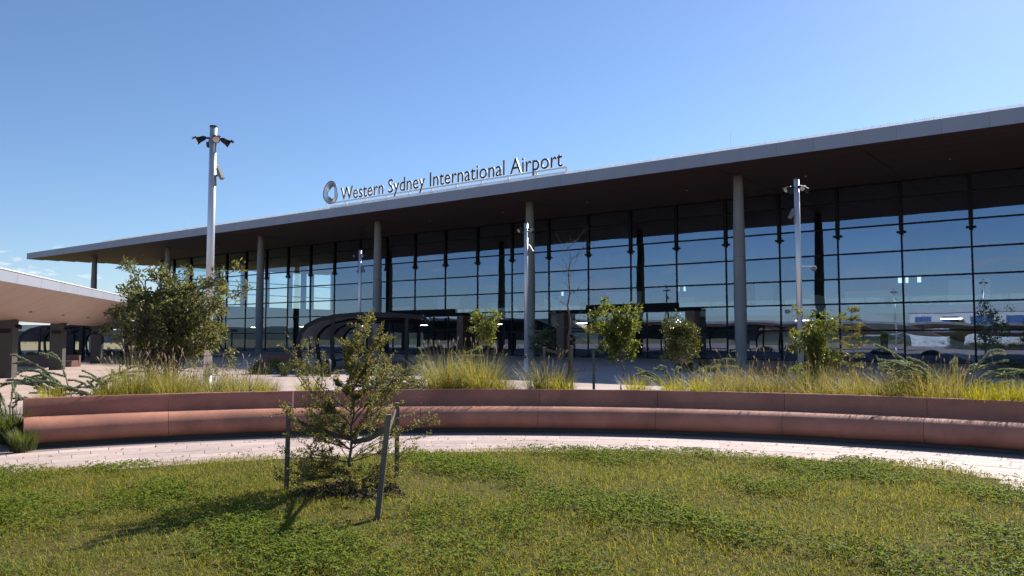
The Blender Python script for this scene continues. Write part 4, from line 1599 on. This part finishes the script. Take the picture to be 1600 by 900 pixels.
# --- needle leaved spreading shrubs
random.seed(14)
def arms_fan(n, a0, a1, reach, hh, droop=0.15):
    return [(R(random.uniform(a0, a1)), reach * random.uniform(0.6, 1.15), hh * random.uniform(0.35, 1.1), droop * random.uniform(0.5, 1.6)) for _ in range(n)]
p = on_ray(125, 14.3)
shrub_arms("spreading_shrub", "sprawling grey green shrub over the left end of the bench", p.x, p.y, arms_fan(13, -115, 75, 1.4, 0.85) + [(R(-75), 1.4, 1.0, 0.1), (R(-60), 1.0, 1.15, 0.1)], group="needle leaved shrubs")
p = on_ray(20, 13.6)
shrub_arms("spreading_shrub", "feathery shrub at the left border beside the bench end", p.x, p.y, arms_fan(6, -150, 20, 0.7, 0.95, 0.3), group="needle leaved shrubs")
p = on_ray(178, 13.7)
shrub_arms("spreading_shrub", "low silvery shrub between bench's left end and the fountain grass bank", p.x, p.y, arms_fan(14, -110, 40, 0.95, 0.7), group="needle leaved shrubs")
p = on_ray(608, 13.8)
shrub_arms("spreading_shrub", "low silvery shrub directly behind the bushy lawn sapling's right side", p.x, p.y, arms_fan(22, -120, 110, 0.8, 0.75), group="needle leaved shrubs")
p = on_ray(668, 14.3)
shrub_arms("spreading_shrub", "tall silvery spreading shrub left of the tall fountain grass clumps", p.x, p.y, arms_fan(30, -130, 100, 1.0, 0.9) + [(R(60), 1.0, 1.0, 0.0), (R(-20), 0.7, 1.15, 0.0)], group="needle leaved shrubs")
p = on_ray(1060, 14.4)
shrub_arms("spreading_shrub", "spreading grey green shrub at the foot of the round sapling", p.x, p.y, arms_fan(13, -110, 100, 1.05, 0.8) + [(R(85), 1.1, 0.95, 0.0)], group="needle leaved shrubs")
p = on_ray(1490, 13.9)
shrub_arms("spreading_shrub", "large fingered grey green shrub at right rising over the bench back", p.x, p.y, arms_fan(36, -115, 115, 1.15, 0.95) + [(R(75), 1.0, 1.1, 0.0), (R(-80), 0.9, 0.95, 0.1)], group="needle leaved shrubs")

# --- grasses
def bank(px0, px1, stepx, r0, r1, h0, h1, n, lean, W, seeds):
    out = []
    px = px0
    while px <= px1:
        p = on_ray(px + random.uniform(-8, 8), random.uniform(r0, r1))
        out.append((p.x, p.y, random.uniform(h0, h1), 0.16, n, lean, W, seeds))
        px += stepx
    return out
grass_bank("fountain_grass_bank", "bank of green gold fountain grass below the big leafy tree", bank(190, 400, 13, 13.4, 15.6, 0.7, 1.2, 210, 0.85, 0.008, 5) + bank(195, 405, 17, 12.9, 13.6, 0.5, 1.0, 200, 0.9, 0.008, 4), "grass_green")
grass_bank("golden_grass_bank", "long bank of golden grass with seed heads behind the bench's right half", bank(1100, 1500, 11, 12.95, 14.6, 0.5, 1.0, 140, 0.85, 0.007, 2) + bank(1060, 1500, 13, 12.85, 13.3, 0.4, 0.85, 130, 0.95, 0.007, 2), "grass_gold")
for px, rr, h, rad, n, sd, lab in ((700, 13.3, 1.12, 0.32, 900, 14, "tall fountain grass clump right of the silvery shrub"),
                                   (752, 13.2, 1.08, 0.32, 900, 16, "tall fountain grass clump second right of the silvery shrub"),
                                   (852, 13.2, 0.92, 0.28, 700, 14, "fountain grass clump at the stakes of the bare tree")):
    p = on_ray(px, rr)
    grass_clump("fountain_grass", lab, p.x, p.y, h, rad, n, "grass_green", 0.85, 0.008, sd, group="fountain grass clumps")
for px, rr, h, lab in ((88, 13.2, 0.66, "lime tuft showing above the bench's left end"), (170, 13.0, 0.62, "small lime tuft left of the fountain grass bank"),
                       (420, 13.1, 0.66, "lime tuft at the right foot of fountain grass bank"),
                       (486, 13.0, 0.70, "lime tuft left of the bushy lawn sapling above the bench"),
                       (790, 12.9, 0.68, "lime tuft between two fountain grass clumps in mid bed"),
                       (880, 12.8, 0.70, "lime tuft under the bare tree beside its stake"),
                       (994, 12.9, 0.72, "bright lime tuft under the round yellow green sapling"),
                       (1050, 12.9, 0.72, "bright lime tuft at left end of the golden grass bank"),
                       (1092, 12.8, 0.70, "bright lime tuft in front of golden grass bank's left part"),
                       (1440, 12.8, 0.5, "bright lime tuft below the large fingered shrub"),
                       (1530, 12.75, 0.75, "bright yellow tuft right of the large fingered shrub"),
                       (1566, 12.8, 0.78, "bright yellow tuft next to the right border of picture"),
                       (1604, 12.8, 0.78, "bright yellow tuft cut by the right border of picture")):
    p = on_ray(px, rr)
    grass_clump("lime_tuft", lab, p.x, p.y, h * 0.92, 0.15, 380, "grass_lime", 0.6, 0.009, 0, group="lime grass tufts")
for px, dd, h, lab in ((28, 11.6, 0.62, "dark green strappy tuft against the bench's left end"), (-12, 12.3, 0.6, "dark green strappy tuft cut by the left border"), (44, 10.95, 0.34, "small dark green tuft in gravel below the bench end")):
    x, y = at(px, dd)
    grass_clump("strappy_tuft", lab, x, y, h, 0.16, 420, "lomandra", 0.6, 0.011, 0, group="strappy tufts")

# --- clipped dark shrubs in the shaded middle distance
def mound(label, x, y, rx, ry, h, leaf="leaf_dark", n=60):
    z0 = float(ground_z(x, y))
    t = thing("low_shrub", label, "shrub", (x, y, z0), 0, "low shrubs on the plaza")
    u_ = rand_unit(n); u_[:, 2] = np.abs(u_[:, 2])
    cl = u_ * (0.5 + 0.5 * rng.random((n, 1))) * np.array([rx, ry, h * 0.85])
    m = MB()
    for c in cl[::3]:
        branch(m, (0, 0, -0.02), Vector(c), 0.015, 0.004, 0.1, 3, 4)
    m.build("stems", "bark_brown", t, True)
    link("foliage", crown_mesh(cl, 40, 0.24, 0.12, 0.05, leaf, centre=(0, 0, 0)), t)
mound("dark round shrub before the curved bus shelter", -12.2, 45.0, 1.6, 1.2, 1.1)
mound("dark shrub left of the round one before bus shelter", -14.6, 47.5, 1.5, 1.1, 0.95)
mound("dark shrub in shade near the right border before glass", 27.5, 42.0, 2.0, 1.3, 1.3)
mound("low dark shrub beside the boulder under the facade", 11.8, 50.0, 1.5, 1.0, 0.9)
mound("green shrub on plaza beyond the second canopy pillar", *at(72, 84), 2.2, 1.2, 0.8, "lomandra")
mound("green shrub on plaza beyond the third canopy pillar", *at(126, 88), 2.2, 1.2, 0.9, "leaf_dark")
mound("green shrub beneath the canopy near the left border", *at(36, 82), 2.0, 1.2, 0.8, "lomandra")
mound("dark shrub at the foot of the fourth canopy pillar", *at(176, 92), 1.9, 1.2, 1.2)

# --- lawn blades and clover
NB = 210000
def lawn_points(n, f=None):
    P = []
    while sum(map(len, P)) < n:
        yy = 3.2 + 8.2 * rng.random(n * 2) ** 0.8
        xx = (rng.random(n * 2) * 2 - 1) * (0.72 * yy + 0.4)
        a = np.degrees(np.arctan2(xx - BC.x, yy - BC.y))
        r_ = np.hypot(xx - BC.x, yy - BC.y)
        xs, ys = zip(*LAWN_EDGE)
        ok = (r_ < np.interp(a, xs, ys) + 0.02 * np.sin(a * 9) + 0.03) & (yy > 1.4)
        ok &= (np.hypot(xx - FX, yy - FY) > 0.5 + 0.08 * np.sin(5 * np.arctan2(xx - FX, yy - FY))) | (rng.random(len(xx)) < 0.25)
        if f is not None:
            ok &= f(xx, yy) > rng.random(len(xx))
        P.append(np.stack([xx[ok], yy[ok]], 1))
    return np.concatenate(P)[:n]
def patch(x, y):
    v = np.sin(x * 1.3 + 0.7 * np.sin(y * 1.1)) * np.cos(y * 1.7 + 0.9 * np.sin(x * 0.8)) + 0.5 * np.sin(x * 3.1 + y * 2.3)
    v += 0.45 * np.sin(x * 7.3 + 2.1 * np.sin(y * 3.3)) * np.sin(y * 6.1 + x)
    return np.clip(v * 0.55 + 0.12, 0.04, 1) ** 1.3
def worn(x, y):
    v = np.sin(x * 0.9 + 1.2 + np.sin(y * 1.6)) * np.sin(y * 1.3 + 0.5 * np.sin(x * 2.2)) + 0.4 * np.sin(x * 4.7 - y * 3.9)
    return np.clip(0.75 + 0.45 * v, 0.3, 1)
Q = lawn_points(NB, worn)
x, y = Q.T
zz = 0.03 + 0.02 * np.sin(x * 1.7 + y) * np.sin(y * 2.1 - x * 0.6)
V, F = blades(np.stack([x, y, zz - 0.005], 1), rng.random(NB) * 2 * np.pi, 0.022 + 0.05 * rng.random(NB) ** 2.2 + 0.05 * (rng.random(NB) < 0.03), 0.3 + 0.9 * rng.random(NB), 0.003 + 0.0035 * rng.random(NB), seg=2)
o = link("lawn_grass", np_mesh("foliage", V, F, "lawn_blade"))
tag(o, "short rough lawn grass in the foreground", "grass", None, "stuff")
NCV = 26000
Q = lawn_points(NCV, lambda a, b: patch(a, b))
x, y = Q.T
h = 0.03 + 0.02 * np.sin(x * 1.7 + y) * np.sin(y * 2.1 - x * 0.6) + 0.03 + 0.05 * rng.random(NCV)
Vs, Fs, off = [], [], 0
a0 = rng.random(NCV) * 2 * np.pi
for k in range(3):
    a = a0 + k * 2.094
    D = np.stack([np.cos(a), np.sin(a), 0.35 * rng.normal(size=NCV)], 1)
    D /= np.linalg.norm(D, axis=1, keepdims=True)
    V, F = leaves(np.stack([x, y, h], 1), D, np.tile([0, 0, 1.0], (NCV, 1)) + 0.3 * rng.normal(size=(NCV, 3)), 0.020 + 0.01 * rng.random(NCV), 0.020)
    Vs.append(V); Fs.append(F + off); off += len(V)
o = link("clover", np_mesh("foliage", np.concatenate(Vs), np.concatenate(Fs), "clover_leaf"))
tag(o, "patches of green clover spread over the lawn", "clover", None, "stuff")

NL = 170
a_ = R(-42) + rng.random(NL) * R(92)
r_ = 9.2 + 2.6 * rng.random(NL) ** 0.6
P = np.stack([BC.x + np.sin(a_) * r_, BC.y + np.cos(a_) * r_, np.full(NL, 0.027)], 1)
D = rand_unit(NL) * np.array([1, 1, 0.1]); D /= np.linalg.norm(D, axis=1, keepdims=True)
V, F = leaves(P, D, np.tile([0, 0, 1.0], (NL, 1)) + 0.25 * rng.normal(size=(NL, 3)), 0.05 * (0.5 + rng.random(NL)), 0.02)
o = link("fallen_leaves", np_mesh("litter", V, F, "bark_mulch"))
tag(o, "few dry fallen leaves scattered on the pink paving", "leaves", None, "stuff")

# ------------------------------------------------------------------ far surroundings
m = MB()
m.add([(-420, 130, -0.63), (-40, 130, -0.63), (-90, 320, -0.63), (-700, 320, -0.63)], [(0, 1, 2, 3)])
hm = MB()
NH = 120
vv = []
for k in range(NH + 1):
    a = 2 * math.pi * k / NH
    hgt = 34 + 14 * math.sin(a * 3 + 0.6) + 8 * math.sin(a * 7 + 2) + 5 * math.sin(a * 17)
    for rr, z in ((2100, -1.0), (2500, hgt * 0.7), (2900, hgt), (3600, -1.0)):
        vv.append((rr * math.sin(a), rr * math.cos(a), z))
ff = []
for k in range(NH):
    for i in range(3):
        q = k * 4 + i
        ff.append((q, q + 1, q + 5, q + 4))
hm.add(vv, ff)
tag(hm.build("hills", "hill_green", None, True), kind="structure")

def shed(name, label, x, y, rz, L_, D_, H_, wall, band=None, doors=3, roofpitch=0.6):
    t = thing(name, label, "building", (x, y, -0.64), rz)
    m = MB(); m.box(-L_ / 2, L_ / 2, 0, D_, 0, H_); m.build("wall", wall, t)
    m = MB()
    m.hexa([(-L_ / 2 - .4, -.4, H_), (L_ / 2 + .4, -.4, H_), (L_ / 2 + .4, D_ + .4, H_), (-L_ / 2 - .4, D_ + .4, H_),
            (-L_ / 2 - .4, D_ / 2 - 1, H_ + roofpitch), (L_ / 2 + .4, D_ / 2 - 1, H_ + roofpitch), (L_ / 2 + .4, D_ / 2 + 1, H_ + roofpitch), (-L_ / 2 - .4, D_ / 2 + 1, H_ + roofpitch)])
    m.build("roof", "roof_top", t)
    for i in range(doors):
        xx = -L_ / 2 + L_ * (i + 0.5) / doors
        m = MB(); w_ = L_ * (0.13 if not band else 0.075); m.box(xx - w_, xx + w_, -0.12, -0.01, 0.0 if not band else H_ * 0.5, H_ * (0.62 if not band else 0.86))
        m.build("door" if not band else "window", band or "shed_grey", t)
    return t
shed("warehouse", "long pale warehouse in the distance beneath the walkway canopy", -232, 400, R(24), 130, 40, 8.5, "shed_white", None, 6, 1.0)
shed("grey_shed", "small dark grey shed in front of the pale warehouse", -176, 352, R(20), 11, 8, 4.4, "shed_grey", None, 2)
shed("grey_shed", "wide dark grey shed in the distance between canopy pillars", -163, 322, R(20), 17, 9, 5.2, "shed_grey", None, 2)
shed("site_building", "long white building with blue windows reflected in the glass facade", -96, -79, R(143.5), 32, 24, 10.0, "shed_white", "shed_blue", 4, 2.0)
# boundary fence of dark rails
fe = thing("boundary_fence", "dark post and rail fence across the far field", "fence", (-190, 250, -0.64), R(20))
fp = MB(); fp.box(-0.06, 0.06, -0.06, 0.06, 0, 2.0); fpm = fp.mesh("post", "shed_grey")
for x in np.arange(-60, 61, 3.0):
    link("post", fpm, fe, (x, 0, 0))
for z in (0.5, 1.2, 1.9):
    m = MB(); m.box(-60, 60, -0.03, 0.03, z - 0.03, z + 0.03); m.build("rail", "shed_grey", fe)
# slim dark totems on the plaza beyond the canopy
for px, dd, h, w, lab in ((111, 72, 2.5, 0.42, "slim dark totem sign between second and third canopy pillars"), (129, 72, 3.4, 0.16, "thin dark post right of the totem between canopy pillars")):
    x, y = at(px, dd)
    m = MB(); m.box(-w, w, -0.15, 0.15, 0, h); m.box(-w - 0.05, w + 0.05, -0.2, 0.2, -0.05, 0.08)
    o = m.build("totem_sign" if w > 0.3 else "signal_post", "shelter_frame"); o.location = (x, y, -0.6)
    tag(o, lab, "sign" if w > 0.3 else "post")
hc = []  # hedge added out of view to darken what the facade glass reflects
for i in range(420):
    s_ = random.uniform(-50, -14)
    q = CA + CD * s_ + CN * random.uniform(1.5, 3.2)
    hc.append((q.x, q.y, random.uniform(-0.5, 0.55)))
for i in range(260):
    q = Vector((-118, -38, 0)).lerp(Vector((-62, -80, 0)), random.random())
    hc.append((q.x + random.uniform(-1, 1), q.y + random.uniform(-1, 1), random.uniform(-0.4, 2.6)))
o = link("hedge", crown_mesh(hc, 30, 0.55, 0.2, 0.1, "leaf_dark", centre=(hc[0][0], hc[0][1], 0)))
tag(o, "dark hedge added behind the viewer to darken the reflection in the glass facade", "hedge", None, "stuff")
# trees behind the viewer, seen as reflections
for i, (x, y, lab) in enumerate(((-62, -40, "roadside tree near the white building, left in the reflection"), (-40, -52, "roadside tree near the white building, middle in the reflection"), (-75, -22, "roadside tree near the white building, right in the reflection"))):
    leafy_tree("roadside_tree", lab, x, y, 7, (0, 0, 4.6), (2.4, 2.4, 2.4), 60, 30, 0.7, 0.4, 0.2, "leaf_dark", "bark_grey", 0.12, 0.3, group="roadside trees")
print("objects", len(bpy.data.objects), "tris", sum(len(o.data.polygons) for o in bpy.data.objects if o.type == 'MESH'))
